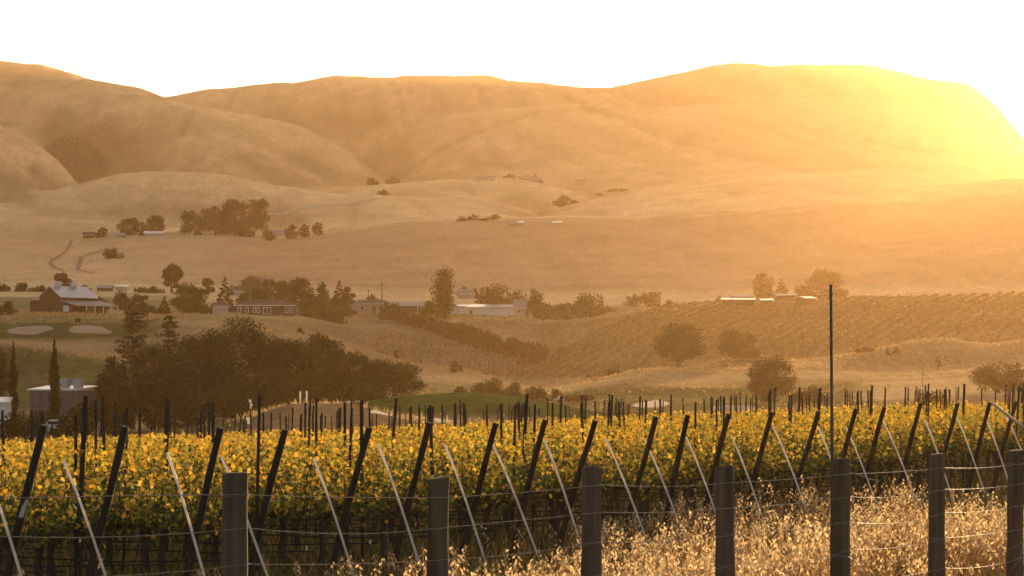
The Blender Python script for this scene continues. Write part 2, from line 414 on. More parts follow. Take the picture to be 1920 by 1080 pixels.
# ------------------------------------------------------------------ terrain mesh
def zone_colors():
    Y = np.repeat(YR[:, None], len(CS), 1); X = GX
    Ys = np.maximum(Y, 4)
    px = 960 + F * X / Ys; py = HY - F * GH / Ys
    n1 = fbm(X / 23, Y / 23, 4); n2 = fbm(X / 5, Y / 5, 3); n3 = fbm(X / 210 + 3, Y / 210, 4)
    px2 = px + 30 * n1; Y2 = Y * (1 + .03 * n1)
    C = np.empty(X.shape + (3,))
    dry = np.array((.27, .18, .092)); C[:] = dry
    def put(mask, col, a=1.0):
        w = np.clip(mask, 0, 1)[..., None] * a
        C[:] = C * (1 - w) + np.array(col) * w
    def band(v, a, b, s): return np.clip((v - a) / s + .5, 0, 1) * np.clip((b - v) / s + .5, 0, 1)
    # far hills
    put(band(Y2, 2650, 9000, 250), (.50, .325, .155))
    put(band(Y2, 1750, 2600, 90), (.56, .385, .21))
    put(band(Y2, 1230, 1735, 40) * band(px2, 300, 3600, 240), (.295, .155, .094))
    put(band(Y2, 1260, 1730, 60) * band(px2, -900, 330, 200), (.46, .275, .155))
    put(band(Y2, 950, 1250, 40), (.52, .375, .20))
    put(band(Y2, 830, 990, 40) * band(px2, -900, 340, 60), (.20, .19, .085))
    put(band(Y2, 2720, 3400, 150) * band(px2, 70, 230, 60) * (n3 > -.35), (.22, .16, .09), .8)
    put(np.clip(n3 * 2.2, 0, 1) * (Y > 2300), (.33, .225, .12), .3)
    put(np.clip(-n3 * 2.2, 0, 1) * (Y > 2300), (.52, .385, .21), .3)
    # vineyard hill and plots
    put(band(Y2, 640, 815, 25) * band(px2, 960, 3000, 90), (.19, .125, .06))
    put(band(Y2, 600, 790, 25) * band(px2, 600, 1000, 90), (.23, .15, .095))
    put(band(Y2, 785, 840, 12) * band(px2, 820, 1500, 80), (.42, .30, .16))
    # golf ground
    put(band(Y2, 525, 610, 16) * band(px2, -900, 300, 60), (.105, .115, .045))
    put(band(Y2, 605, 660, 14) * band(px2, -900, 330, 60), (.17, .15, .07))
    put(band(Y2, 340, 445, 18) * band(px2, -900, 480, 60), (.13, .135, .05))
    put(band(Y2, 275, 345, 10) * band(px2, 660, 1260, 40), (.062, .105, .028))
    put(band(Y2, 345, 500, 18) * band(px2, 620, 1030, 60), (.16, .145, .065))
    put(band(Y2, 340, 470, 18) * band(px2, 1030, 1620, 60), (.13, .13, .052))
    put(band(Y2, 545, 575, 10) * band(px2, 1180, 1480, 60), (.12, .125, .05), .8)
    put(band(Y2, 460, 560, 14) * band(px2, 1060, 2400, 70) * np.clip(n1 * 3, 0, 1), (.17, .125, .06), .7)
    put(band(Y2, 130, 275, 12) * band(px2, -900, 470, 60), (.15, .135, .06))
    # vineyard floor and the verge
    put(band(Y, 27, 140, 4) * np.ones_like(px), (.17, .135, .06))
    put(np.clip(n2 * 2, 0, 1) * band(Y, 4, 140, 4), (.24, .185, .10), .7)
    put(np.clip(-n2 * 2, 0, 1) * band(Y, 4, 140, 4), (.12, .11, .045), .6)
    # crest light and gully shade painted into the ground colour, from curvature
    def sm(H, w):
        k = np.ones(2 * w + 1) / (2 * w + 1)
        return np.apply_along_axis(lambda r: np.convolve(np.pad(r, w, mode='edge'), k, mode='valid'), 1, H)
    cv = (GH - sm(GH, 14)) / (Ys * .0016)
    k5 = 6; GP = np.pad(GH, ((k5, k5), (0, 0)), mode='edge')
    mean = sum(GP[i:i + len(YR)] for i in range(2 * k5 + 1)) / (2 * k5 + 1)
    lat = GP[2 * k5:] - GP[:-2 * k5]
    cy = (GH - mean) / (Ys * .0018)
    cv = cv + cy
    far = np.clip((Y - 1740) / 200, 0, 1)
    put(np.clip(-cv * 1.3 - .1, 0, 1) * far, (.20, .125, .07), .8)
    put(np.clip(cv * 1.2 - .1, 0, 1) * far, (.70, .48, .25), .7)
    # dark fold shade and pale crest light painted along lines on the hills
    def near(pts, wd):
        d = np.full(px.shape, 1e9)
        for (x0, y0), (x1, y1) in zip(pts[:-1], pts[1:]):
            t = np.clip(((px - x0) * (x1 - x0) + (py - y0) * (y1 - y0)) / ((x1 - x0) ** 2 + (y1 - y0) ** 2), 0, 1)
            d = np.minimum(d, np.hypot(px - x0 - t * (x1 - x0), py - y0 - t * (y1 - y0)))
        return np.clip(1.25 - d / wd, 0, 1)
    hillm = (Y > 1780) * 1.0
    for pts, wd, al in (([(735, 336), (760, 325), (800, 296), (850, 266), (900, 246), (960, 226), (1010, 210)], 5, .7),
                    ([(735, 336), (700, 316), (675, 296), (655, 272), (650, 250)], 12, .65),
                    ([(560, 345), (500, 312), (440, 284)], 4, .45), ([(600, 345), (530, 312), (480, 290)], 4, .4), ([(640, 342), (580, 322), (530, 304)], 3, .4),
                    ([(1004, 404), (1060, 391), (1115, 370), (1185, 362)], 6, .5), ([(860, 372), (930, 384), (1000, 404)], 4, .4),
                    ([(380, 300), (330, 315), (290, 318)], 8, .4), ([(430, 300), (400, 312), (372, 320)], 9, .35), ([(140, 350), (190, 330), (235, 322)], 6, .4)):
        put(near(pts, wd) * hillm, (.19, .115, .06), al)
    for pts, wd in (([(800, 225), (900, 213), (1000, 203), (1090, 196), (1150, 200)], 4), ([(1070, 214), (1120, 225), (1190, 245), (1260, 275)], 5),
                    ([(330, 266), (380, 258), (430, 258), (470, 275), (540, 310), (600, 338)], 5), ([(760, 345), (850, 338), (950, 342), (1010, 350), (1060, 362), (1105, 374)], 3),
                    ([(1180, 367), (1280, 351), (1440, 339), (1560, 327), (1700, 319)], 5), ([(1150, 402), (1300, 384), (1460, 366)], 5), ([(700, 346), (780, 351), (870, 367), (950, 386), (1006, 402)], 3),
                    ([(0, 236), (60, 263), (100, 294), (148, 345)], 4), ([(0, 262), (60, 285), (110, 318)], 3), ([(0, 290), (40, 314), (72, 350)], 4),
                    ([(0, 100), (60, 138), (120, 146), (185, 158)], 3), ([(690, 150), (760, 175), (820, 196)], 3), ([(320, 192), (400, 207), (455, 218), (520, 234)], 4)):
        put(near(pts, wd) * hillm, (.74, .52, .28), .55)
    c2 = (GH - sm(GH, 5)) / (Ys * .00030)  # finer folds: shade painted dark in hollows, light painted pale on ribs
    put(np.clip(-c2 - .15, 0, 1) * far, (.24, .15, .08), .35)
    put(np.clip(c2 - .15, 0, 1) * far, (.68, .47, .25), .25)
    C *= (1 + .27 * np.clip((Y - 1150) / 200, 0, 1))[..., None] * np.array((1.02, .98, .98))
    C *= (1 + .35 * n1 * np.clip(1.2 - Y / 6000, .2, 1))[..., None]
    return np.clip(C, .01, 1)

def build_terrain():
    n, m = GX.shape
    V = np.stack([GX, np.repeat(YR[:, None], m, 1), GH], -1).reshape(-1, 3)
    idx = np.arange(n * m).reshape(n, m)
    Fc = np.stack([idx[:-1, :-1], idx[:-1, 1:], idx[1:, 1:], idx[1:, :-1]], -1).reshape(-1, 4)
    mat, nt, b = nodes('hillside_grass')
    me = np_mesh('terrain', V, Fc, mat, smooth=True)
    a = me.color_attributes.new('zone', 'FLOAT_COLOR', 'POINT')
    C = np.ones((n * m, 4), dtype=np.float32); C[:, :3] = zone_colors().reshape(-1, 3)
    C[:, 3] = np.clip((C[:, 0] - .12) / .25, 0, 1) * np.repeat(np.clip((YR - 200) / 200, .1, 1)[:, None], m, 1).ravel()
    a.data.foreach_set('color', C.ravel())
    at = nt.nodes.new('ShaderNodeAttribute'); at.attribute_name = 'zone'
    n1 = noise_node(nt, .9, 6, stretch=(1, .16, 1)); n2 = noise_node(nt, .045, 6, stretch=(1, .14, 1)); n3 = noise_node(nt, .16, 5, stretch=(1, .14, 1))
    g1 = ramp(nt, n1.outputs['Fac'], [(.28, (.72, .72, .72)), (.72, (1.25, 1.25, 1.25))])
    g2 = ramp(nt, n2.outputs['Fac'], [(.3, (.86, .84, .82)), (.7, (1.12, 1.12, 1.12))])
    g3 = ramp(nt, n3.outputs['Fac'], [(.3, (.88, .87, .86)), (.7, (1.10, 1.10, 1.10))])
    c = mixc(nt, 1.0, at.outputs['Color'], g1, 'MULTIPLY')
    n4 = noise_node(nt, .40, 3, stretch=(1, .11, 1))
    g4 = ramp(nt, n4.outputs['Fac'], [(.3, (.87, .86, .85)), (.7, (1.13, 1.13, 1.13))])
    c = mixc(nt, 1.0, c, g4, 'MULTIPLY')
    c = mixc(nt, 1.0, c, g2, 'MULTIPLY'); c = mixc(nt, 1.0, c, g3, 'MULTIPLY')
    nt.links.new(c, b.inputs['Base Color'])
    b.inputs['Roughness'].default_value = 1.0
    b.inputs['Specular IOR Level'].default_value = 0.0
    sw = nt.nodes.new('ShaderNodeMath'); sw.operation = 'MULTIPLY'; sw.inputs[1].default_value = .30
    nt.links.new(at.outputs['Alpha'], sw.inputs[0]); nt.links.new(sw.outputs[0], b.inputs['Sheen Weight'])
    b.inputs['Sheen Roughness'].default_value = .45
    b.inputs['Sheen Tint'].default_value = (1, .82, .52, 1)
    bp = nt.nodes.new('ShaderNodeBump'); bp.inputs['Strength'].default_value = .3; bp.inputs['Distance'].default_value = 1.2
    nt.links.new(n3.outputs['Fac'], bp.inputs['Height']); nt.links.new(bp.outputs[0], b.inputs['Normal'])
    o = link('ground', me)
    tag(o, 'dry golden hills and valley floor rolling down to the vineyard', 'ground', kind='structure')
build_terrain()

def drape(name, poly, Ya, Yb, mat, lift=.06, label=None, cat=None, n=26):
    """patch of ground cover laid on the terrain inside the outline poly"""
    pts = []
    for (x, y) in poly:
        Y = hit(x, y, Ya, Yb); pts.append((WX(x, Y), Y))
    cx = sum(p[0] for p in pts) / len(pts); cy = sum(p[1] for p in pts) / len(pts)
    # smooth closed outline
    for _ in range(2):
        q = []
        for i in range(len(pts)):
            a, b = pts[i], pts[(i + 1) % len(pts)]
            q += [(.75 * a[0] + .25 * b[0], .75 * a[1] + .25 * b[1]), (.25 * a[0] + .75 * b[0], .25 * a[1] + .75 * b[1])]
        pts = q
    V = []; Fs = []; m = len(pts); K = 8
    for k in range(K + 1):
        t = k / K
        for (x, y) in pts:
            X = cx + (x - cx) * t; Yy = cy + (y - cy) * t
            V.append((X, Yy, gz(X, Yy) + lift - (.35 * lift + .02 if k == K else 0)))
    for k in range(K):
        for i in range(m):
            j = (i + 1) % m
            Fs.append([k * m + i, k * m + j, (k + 1) * m + j, (k + 1) * m + i])
    o = link(name, np_mesh(name, V, np.array(Fs), mat, smooth=True))
    tag(o, label, cat, kind='structure')
    return o

# ================================================================== FOLIAGE BUILDERS
def rand_dirs(n, rng):
    v = rng.normal(size=(n, 3)); return v / np.linalg.norm(v, axis=1)[:, None]
def leaf_cards(C, size, rng, k=4, up=0.0, aspect=1.0):
    """one small flat leaf or leaf spray per centre; random facing; k corners"""
    n = len(C)
    d = rand_dirs(n, rng); d[:, 2] += up; d /= np.linalg.norm(d, axis=1)[:, None]
    r = rand_dirs(n, rng)
    u = np.cross(d, r); u /= np.linalg.norm(u, axis=1)[:, None] + 1e-9
    w = np.cross(d, u)
    s = (size * (.6 + .8 * rng.random(n)))[:, None]
    if k == 4: sh = [(-.5, -.12), (.1, -.5), (.55, .15), (-.1, .5)]
    elif k == 3: sh = [(-.5, -.35), (.6, 0), (-.3, .45)]
    else: sh = [(-.55, 0), (-.42, -.40), (-.05, -.30), (.14, -.52), (.32, -.20), (.60, 0), (.30, .22), (.16, .50), (-.06, .30), (-.40, .42)]
    V = np.stack([C + u * (a * s) + w * (b * s * aspect) for a, b in sh], 1)
    return V.reshape(-1, 3), np.arange(n * len(sh)).reshape(n, len(sh))

def crown_points(n, blobs, rng, shell=.55):
    """points spread through a set of lumps: (centre, radii)"""
    w = np.array([b[1][0] * b[1][2] for b in blobs]); w = w / w.sum()
    k = rng.choice(len(blobs), n, p=w)
    c = np.array([b[0] for b in blobs])[k]; r = np.array([b[1] for b in blobs])[k]
    d = rand_dirs(n, rng); t = shell + (1 - shell) * rng.random(n) ** .6
    t = t * (1 + .07 * rng.normal(size=n))
    return c + d * r * t[:, None], k

def crown_blobs(w, h, z0, style, rng):
    """lumps filling a crown of width w between z0 and z0+h"""
    B = []
    if style == 'round':
        B.append(((0, 0, z0 + h * .5), (w * .36, w * .36, h * .38)))
        for i in range(30):
            a = rng.random() * 6.283; e = rng.uniform(-1, 1)
            rr = math.sqrt(max(0, 1 - e * e)) * rng.uniform(.7, 1.0)
            s = rng.uniform(.08, .24)
            rr = rr if e > -.2 else max(rr, .75 * rng.random() ** .4)
            B.append(((math.cos(a) * rr * w * .40, math.sin(a) * rr * w * .40, z0 + h * (.5 + .40 * e)),
                      (w * s, w * s, min(w, h) * s * .85)))
    elif style == 'tall':
        for i in range(20):
            t = i / 19; a = rng.random() * 6.283
            prof = .55 + .45 * math.sin(math.pi * min(1, t * .95 + .12))
            rr = rng.uniform(.05, .27) * w * prof
            s = w * .38 * prof * rng.uniform(.75, 1.1)
            B.append(((math.cos(a) * rr, math.sin(a) * rr, z0 + h * (.08 + .86 * t)), (s, s, s * .9)))
    elif style == 'column':
        for i in range(30):
            t = (i + .5) / 30; a = i * 2.4
            prof = min(1, .35 + 4.2 * t, .42 + 3.6 * (1 - t))
            rr = w * .30 * prof * rng.uniform(.6, 1.05); s = w * .20 * rng.uniform(.8, 1.15)
            B.append(((math.cos(a) * rr, math.sin(a) * rr, z0 + h * (.06 + .88 * t)), (s, s, s)))
            B.append(((0, 0, z0 + h * (.06 + .86 * t)), (w * .26 * prof, w * .26 * prof, w * .2)))
    elif style == 'loose':
        for i in range(13):
            a = rng.random() * 6.283; t = rng.random()
            rr = rng.uniform(.08, .36) * w * (1 - .45 * t)
            s = w * rng.uniform(.10, .19)
            B.append(((math.cos(a) * rr, math.sin(a) * rr, z0 + h * (.1 + .84 * t)), (s, s, s * .8)))
    elif style == 'bush':
        for i in range(22):
            a = rng.random() * 6.283; rr = rng.uniform(0, .42) * w
            s = w * rng.uniform(.08, .22)
            zz = z0 + h * rng.uniform(.2, .95) * (1 - .6 * (rr / (.5 * w)) ** 2) - s * .4
            B.append(((math.cos(a) * rr, math.sin(a) * rr, max(zz, z0 + s * .35)), (s, s, min(s, h * .4))))
    elif style == 'cone':
        for i in range(26):
            t = i / 25; a = i * 2.4
            pr = (1 - t) ** .8 * .36 * w
            s = max(w * .06, w * .20 * (1 - t) ** .7)
            B.append(((math.cos(a) * pr, math.sin(a) * pr, z0 + h * (.04 + .93 * t)), (s, s, s * .6)))
    elif style == 'spire':
        for i in range(22):
            t = i / 21; a = rng.random() * 6.283
            pr = w * .5 * min(1, (1 - t) * 2.6 + .10) * min(1, .55 + t * 1.6)
            B.append(((math.cos(a) * pr * .14, math.sin(a) * pr * .14, z0 + h * (.02 + .97 * t)), (pr * .78, pr * .78, h * .045)))
    return B

GREENS = {
 'dark':  ((.011, .020, .005), (.034, .050, .012)),
 'olive': ((.016, .024, .006), (.050, .058, .016)),
 'brown': ((.035, .024, .010), (.085, .056, .021)),
 'gold':  ((.055, .042, .012), (.130, .090, .022)),
 'grey':  ((.036, .035, .018), (.080, .072, .038)),
}
TREES = []
def tree(name, label, x, top, Y, wpx, style='round', tint='dark', n=None, base=None, clear=.12, cat='tree', group=None, leaf=None, bare=0):
    """tree at photo bearing x, crown top at row top, wpx wide, at distance Y"""
    X = WX(x, Y); g = gz(X, Y) if base is None else WZ(base, Y)
    g = min(g, gz(X, Y) + .3) if base is None else g
    g = gz(X, Y)
    H = max(WZ(top, Y) - g, 1.2); w = wpx / F * Y
    rng = np.random.default_rng(int(x * 13 + top * 7 + Y) % 99991)
    root = empty(name, (X, Y, g))
    tag(root, label, cat, group)
    z0 = H * clear; B = crown_blobs(w, H - z0, z0, style, rng)
    px = Y / F * 1.875
    if leaf is None: leaf = min(max(px * 1.45, .16), w * .14)
    n = int(np.clip(7.5 * (w * (H - z0)) / (leaf * leaf), 400, 36000 if Y < 400 else 14000))
    C, k = crown_points(n, B, rng, .25)
    C[:, 2] = np.maximum(C[:, 2], .05)
    # leaves along the outline straggle outwards
    V, Fc = leaf_cards(C, np.full(n, leaf), rng, 4)
    lo, hi = (np.array(c) for c in GREENS[tint])
    bl = rng.random(len(B))[k]
    f = np.clip(.55 * bl + .45 * rng.random(n), 0, 1)[:, None]
    col = lo + (hi - lo) * f
    me = np_mesh('crown', V, Fc, M_TREE, col)
    link('crown', me, root)
    mb = MB(); rt = max(.05, w * .035 if style not in ('spire', 'bush') else w * .05)
    top_t = .85 if style in ('cone', 'spire', 'tall') else .55
    lean = rng.normal(size=2) * w * .02
    tp = [(0, 0, -.35), (lean[0] * .5, lean[1] * .5, H * .25 * top_t), (lean[0], lean[1], H * .6 * top_t), (0, 0, H * top_t)]
    mb.tube(tp, [rt * 1.35, rt, rt * .7, rt * .25], 7)
    for b in B[1:8:1] if style in ('round', 'loose', 'tall') else B[2:22:3]:
        c = Vector(b[0]); zb = max(z0 * .8, min(c.z - .15 * H, H * .5))
        if style == 'cone': zb = c.z - .01 * H
        mb.tube([(lean[0], lean[1], zb), ((c.x + lean[0]) * .5, (c.y + lean[1]) * .5, (zb + c.z) * .5 + .02 * H), tuple(c)], [rt * .5, rt * .33, rt * .1], 5)
    mb.build('trunk', M_BARK, root, smooth=True)
    return root

# ================================================================== VINEYARD
U = Vector((-.95, .312)).normalized()          # rows run back to the left
OUT = -U
E0 = Vector((-.74, 37.0)); ED = Vector((.463, .886)).normalized()   # line along the row ends
TOPX = [85, 240, 418, 533, 690, 807, 927, 1025, 1110, 1230, 1298, 1370, 1450, 1530, 1605, 1660, 1730, 1797, 1858, 1905]
LEAN = .62; PH = 2.0
def end_foot(xt):
    a = (xt - 960) / F; lx, ly = OUT.x * LEAN, OUT.y * LEAN
    s = (a * (E0.y + ly) - E0.x - lx) / (ED.x - a * ED.y)
    return E0 + ED * s, s
ENDS = []; ss = []
for xt in TOPX:
    e, s = end_foot(xt); ENDS.append(e); ss.append(s)
NV = len(ENDS)
s = ss[-1]
while s < 175:
    s += 1.95 + .12 * math.sin(s * 3.1); ENDS.append(E0 + ED * s)
ENDS.insert(0, E0 + ED * (ss[0] - 1.9)); ENDS.insert(0, E0 + ED * (ss[0] - 3.8))
ORD = ['first', 'second', 'third', 'fourth', 'fifth', 'sixth', 'seventh', 'eighth', 'ninth', 'tenth', 'eleventh', 'twelfth',
       'thirteenth', 'fourteenth', 'fifteenth', 'sixteenth', 'seventeenth', 'eighteenth', 'nineteenth', 'twentieth',
       'twenty-first', 'twenty-second', 'twenty-third', 'twenty-fourth', 'twenty-fifth']
YMAX = 114.0
def inview(p, m=.02): return p.y > 4 and abs(p.x / p.y) < .192 + m

# --- leaning row-end posts and white rods
def end_post_mesh(seed):
    rng = random.Random(seed); mb = MB(); n = 10
    pts = []; rad = []
    for i in range(9):
        t = i / 8
        pts.append((LEAN * t + .012 * math.sin(t * 5 + seed), .01 * math.cos(t * 4 + seed), -.30 + (PH + .30) * t))
        rad.append(.050 - .008 * t + rng.uniform(-.0025, .0025))
    mb.tube(pts, rad, n)
    return mb.mesh('row_end_post', M_ENDWOOD, smooth=False)
EP = [end_post_mesh(k) for k in range(4)]
ang_out = math.atan2(OUT.y, OUT.x)
vis = 0
STAKES = []
for i, e in enumerate(ENDS):
    if not inview(e, .035) or e.y > 75: continue
    g = gz(e.x, e.y)
    o = link('row_end_post', EP[i % 4]); o.location = (e.x, e.y, g)
    hgt = 1.0
    if 2 <= i < 2 + NV:
        # top measured against the photograph's row of posts
        o.rotation_euler = (R(random.uniform(-1.2, 1.2)), R(random.uniform(-1.5, 1.5)), ang_out)
        seen = ORD[i - 2]
        lab = f'dark leaning post at a row end, {seen} from the left'
    else:
        o.rotation_euler = (0, 0, ang_out); lab = 'dark leaning wooden post at a vine row end beyond the photo edge'
    tag(o, lab, 'post', 'leaning posts at the ends of the vine rows')
    STAKES.append((i, e))
def rod_mesh():
    mb = MB(); mb.tube([(.62, 0, -.2), (.42, .004, .35), (.24, -.004, .86), (.06, .003, 1.32), (-.10, 0, 1.68)], .0165, 8)
    return mb.mesh('white_rod', M_WHITE, smooth=True)
RODM = rod_mesh()
for q, (i, e) in enumerate(STAKES):
    off = U.orthogonal() * .12
    x, y = e.x + off.x, e.y + off.y
    o = link('white_rod', RODM); o.location = (x, y, gz(x + OUT.x * .6, y + OUT.y * .6))
    k = 1 + random.uniform(-.05, .04); o.scale = (k, k, k)
    o.rotation_euler = (R(random.uniform(-1.5, 1.5)), R(random.uniform(-2, 2)), ang_out + R(random.uniform(-6, 6)))
    if 2 <= i < 2 + NV:
        tag(o, f'slim white rod beside the {ORD[i-2]} leaning row-end post from the left', 'rod', 'white anchor rods at the row ends')
    else:
        tag(o, 'slim white anchor rod beside a leaning post beyond the photo edge', 'rod', 'white anchor rods at the row ends')

# --- line posts within the rows
def line_post_mesh(seed):
    mb = MB(); rng = random.Random(seed); h = 2.26 + rng.uniform(-.12, .14); r = rng.choice((.021, .024, .027, .031))
    mb.tube([(0, 0, -.3), (rng.uniform(-.015, .015), 0, 1.1), (rng.uniform(-.03, .03), rng.uniform(-.02, .02), h)], [r, r, r * .95], 6)
    mb.box((0, r, 1.0), (r * .7, r * .9, 1.9))          # spine of the studded steel post
    for z in (1.05, 1.4, 1.75): mb.box((0, r * 1.1, z), (r * 2.6, r * .6, .02))
    return mb.mesh('vine_post', M_STEEL)
LP = [line_post_mesh(k) for k in range(8)]
lp_list = []
for i, e in enumerate(ENDS):
    t = .7 + random.random() * 3.2
    while t < 165:
        p = e + U * t
        if inview(p, .012) and p.y < YMAX: lp_list.append((p, i))
        t += 3.9 + random.uniform(-.5, .5)
lp_list.sort(key=lambda q: q[0].y)
for k, (p, i) in enumerate(lp_list[:300]):
    pp = p + Vector((.05, -.30)); g = gz(pp.x, pp.y)
    o = link('vine_post', LP[k % 8]); o.location = (pp.x, pp.y, g)
    o.rotation_euler = (R(random.gauss(0, 1.1)), R(random.gauss(0, 1.3)), random.uniform(-.3, .3))
    dep = ('in the nearest vine rows', 'in the middle vine rows', 'in the far vine rows')[0 if p.y < 48 else 1 if p.y < 80 else 2]
    tag(o, f'thin dark upright steel post rising out of the yellow leaves {dep}', 'post', f'thin upright posts {dep}')

rest = lp_list[300:]
if rest:
    mb = MB()
    for p, i in rest:
        g = gz(p.x + .05, p.y - .3); h = 2.26 + random.uniform(-.12, .14)
        mb.tube([(p.x + .05, p.y - .3, g - .2), (p.x + .05 + random.uniform(-.04, .04), p.y - .3, g + h)], random.choice((.021, .024, .027)), 5)
    tag(mb.build('far_vine_posts', M_STEEL), 'farthest thin dark posts standing above the vines', 'posts', kind='stuff')

# --- grapevines
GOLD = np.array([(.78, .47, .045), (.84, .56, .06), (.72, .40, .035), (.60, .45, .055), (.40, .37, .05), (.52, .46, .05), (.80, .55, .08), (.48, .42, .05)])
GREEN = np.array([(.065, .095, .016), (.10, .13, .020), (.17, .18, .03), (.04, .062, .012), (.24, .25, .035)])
def vine_foliage(seed, n, leaf, k, name='foliage', mat=None):
    rng = np.random.default_rng(seed)
    L = 1.62
    x = rng.uniform(-L / 2, L / 2, n)
    top = 1.22 + .17 * np.sin(x * 4.6 + seed * 1.7) + .10 * np.sin(x * 11 + seed) + .08 * rng.normal(size=n)
    zt = rng.random(n) ** .85
    z = .80 + (top - .80) * zt
    hw = .18 + .20 * np.sin(np.clip(zt, 0, 1) * 2.6 + .35)
    y = rng.normal(size=n) * hw * .75
    # a few long shoots
    ns = n // 10
    sx = rng.choice(x, ns); z[:ns] = 1.30 + rng.random(ns) * .40; x[:ns] = rng.choice(np.linspace(-.7, .7, 6), ns) + rng.normal(size=ns) * .05
    nd = n // 16
    z[ns:ns + nd] = .60 + rng.random(nd) * .25; x[ns:ns + nd] = rng.choice(np.linspace(-.7, .7, 4), nd) + rng.normal(size=nd) * .06
    # leaves gather along the canes, leaving gaps between them
    cane = np.linspace(-L / 2, L / 2, 11) + rng.normal(size=11) * .04
    near = cane[np.abs(x[:, None] - cane[None]).argmin(1)]
    x = x + (near - x) * .65 * rng.random(n)
    C = np.stack([x, y, z], 1)
    V, Fc = leaf_cards(C, np.full(n, leaf), rng, k, up=.0)
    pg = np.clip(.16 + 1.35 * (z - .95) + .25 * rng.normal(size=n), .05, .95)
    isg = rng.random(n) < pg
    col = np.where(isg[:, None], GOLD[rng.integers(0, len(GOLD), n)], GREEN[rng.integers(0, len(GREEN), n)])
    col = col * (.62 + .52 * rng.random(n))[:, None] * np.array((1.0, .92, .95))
    return V, Fc, col
def vine_trunk(seed):
    rng = random.Random(seed); mb = MB()
    pts = []; rad = []
    dx, dy = rng.uniform(-.06, .06), rng.uniform(-.04, .04)
    for i in range(7):
        t = i / 6
        pts.append((dx * math.sin(t * 3) + rng.uniform(-.02, .02), dy * t + rng.uniform(-.015, .015), -.12 + .90 * t))
        rad.append((.062 - .020 * t + .018 * max(0, t - .7) / .3) * rng.uniform(.88, 1.12))
    mb.tube(pts, rad, 8)
    top = pts[-1]
    for sgn in (-1, 1):
        a = [(top[0], top[1], top[2] - .06), (top[0] + sgn * .16, top[1] + .01, top[2] + .07), (sgn * .45, rng.uniform(-.03, .03), .84), (sgn * .80, 0, .86 + rng.uniform(-.03, .03))]
        mb.tube(a, [.042, .034, .027, .017], 6)
        for q in range(4):
            bx = sgn * rng.uniform(.2, .75); ex = bx + rng.uniform(-.12, .12); ey = rng.uniform(-.15, .15)
            mb.tube([(bx, 0, .84), ((bx + ex) / 2, ey * .5, 1.05), (ex, ey, rng.uniform(1.25, 1.5))], [.010, .007, .004], 4)
    return mb.mesh('trunk', M_BARK, smooth=True)
NVAR = 10
FOL = []
for k in range(NVAR):
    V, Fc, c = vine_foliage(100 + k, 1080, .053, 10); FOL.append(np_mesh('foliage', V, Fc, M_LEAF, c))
TRK = [vine_trunk(k) for k in range(NVAR)]
vines = []
for i, e in enumerate(ENDS):
    t = .95
    while t < 170:
        p = e + U * t
        if inview(p, .03) and p.y < YMAX: vines.append((p, i))
        t += 1.55
vines.sort(key=lambda q: q[0].y)
ang_u = math.atan2(U.y, U.x)
for k, (p, i) in enumerate(vines[:300]):
    v = k * 7 % NVAR
    root = empty('grapevine', (p.x, p.y, gz(p.x, p.y)), ang_u + (math.pi if (k * 5) % 3 == 0 else 0) + random.uniform(-.06, .06))
    sc = random.uniform(.94, 1.06); root.scale = (1, random.uniform(.9, 1.15), sc)
    tag(root, 'grapevine with backlit yellow and green leaves on a gnarled trunk in the nearer rows', 'grapevine', 'grapevines in the nearer rows')
    link('foliage', FOL[v], root); link('trunk', TRK[(v * 3 + i) % NVAR], root)
# the many small vines further back: one mass
far = vines[300:]
LOD = [vine_foliage(300 + k, 370, .086, 4) for k in range(8)]
Vs, Fs, Cs = [], [], []; off = 0
ca, sa = math.cos(ang_u), math.sin(ang_u)
pos = np.array([(p.x, p.y) for p, i in far]); zz = gz_arr(pos[:, 0], pos[:, 1])
for k, (p, i) in enumerate(far):
    V, Fc, c = LOD[k * 5 % 8]
    flip = -1 if k % 3 == 0 else 1
    W = np.empty_like(V); vx = V[:, 0] * flip; vy = V[:, 1]
    W[:, 0] = p.x + ca * vx - sa * vy; W[:, 1] = p.y + sa * vx + ca * vy
    W[:, 2] = zz[k] + V[:, 2] * (.94 + .12 * ((k * 37) % 11) / 11)
    Vs.append(W); Fs.append(Fc + off); Cs.append(c); off += len(V)
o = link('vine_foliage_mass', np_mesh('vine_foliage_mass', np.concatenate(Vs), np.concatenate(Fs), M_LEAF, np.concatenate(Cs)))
tag(o, 'mass of yellow autumn vines in the farther rows of the vineyard', 'vines', kind='stuff')

# --- trellis wires and drip hoses of the nearer rows
def row_line(e, t0, t1, h, r, mat, name, sag=.03, step=2.4, lat=0.0):
    pts = []; t = t0; k = 0
    while t <= t1 + 1e-6:
        p = e + U * t; n = U.orthogonal() * lat
        pts.append((p.x + n.x, p.y + n.y, gz(p.x, p.y) + h - (sag if k % 2 else 0))); t += step; k += 1
    mb = MB(); mb.tube(pts, r, 5)
    return mb.build(name, mat, smooth=True)
nr = 0
for i, e in enumerate(ENDS[:26]):
    if e.y > 66: continue
    t1 = 46 if i > 4 else 24
    where = f'in the {ORD[i-2]} vine row from the left' if 2 <= i < 2 + NV else 'in a vine row ending beyond the photo edge'
    o = row_line(e, .1, t1, .42, .011, M_HOSE, 'drip_hose', .05, 1.55, .04)
    tag(o, f'black drip hose slung below the leaves {where}', 'hose', 'drip hoses along the vine rows')
    o = row_line(e, .15, t1, .62, .0045, M_STEEL, 'trellis_wire', .02, 4.0)
    tag(o, f'thin dark lower trellis wire {where}', 'wire', 'trellis wires along the vine rows')
    o = row_line(e, .3, t1, .86, .0045, M_STEEL, 'trellis_wire', .01, 4.0)
    tag(o, f'thin dark cordon wire under the canopy {where}', 'wire', 'trellis wires along the vine rows')
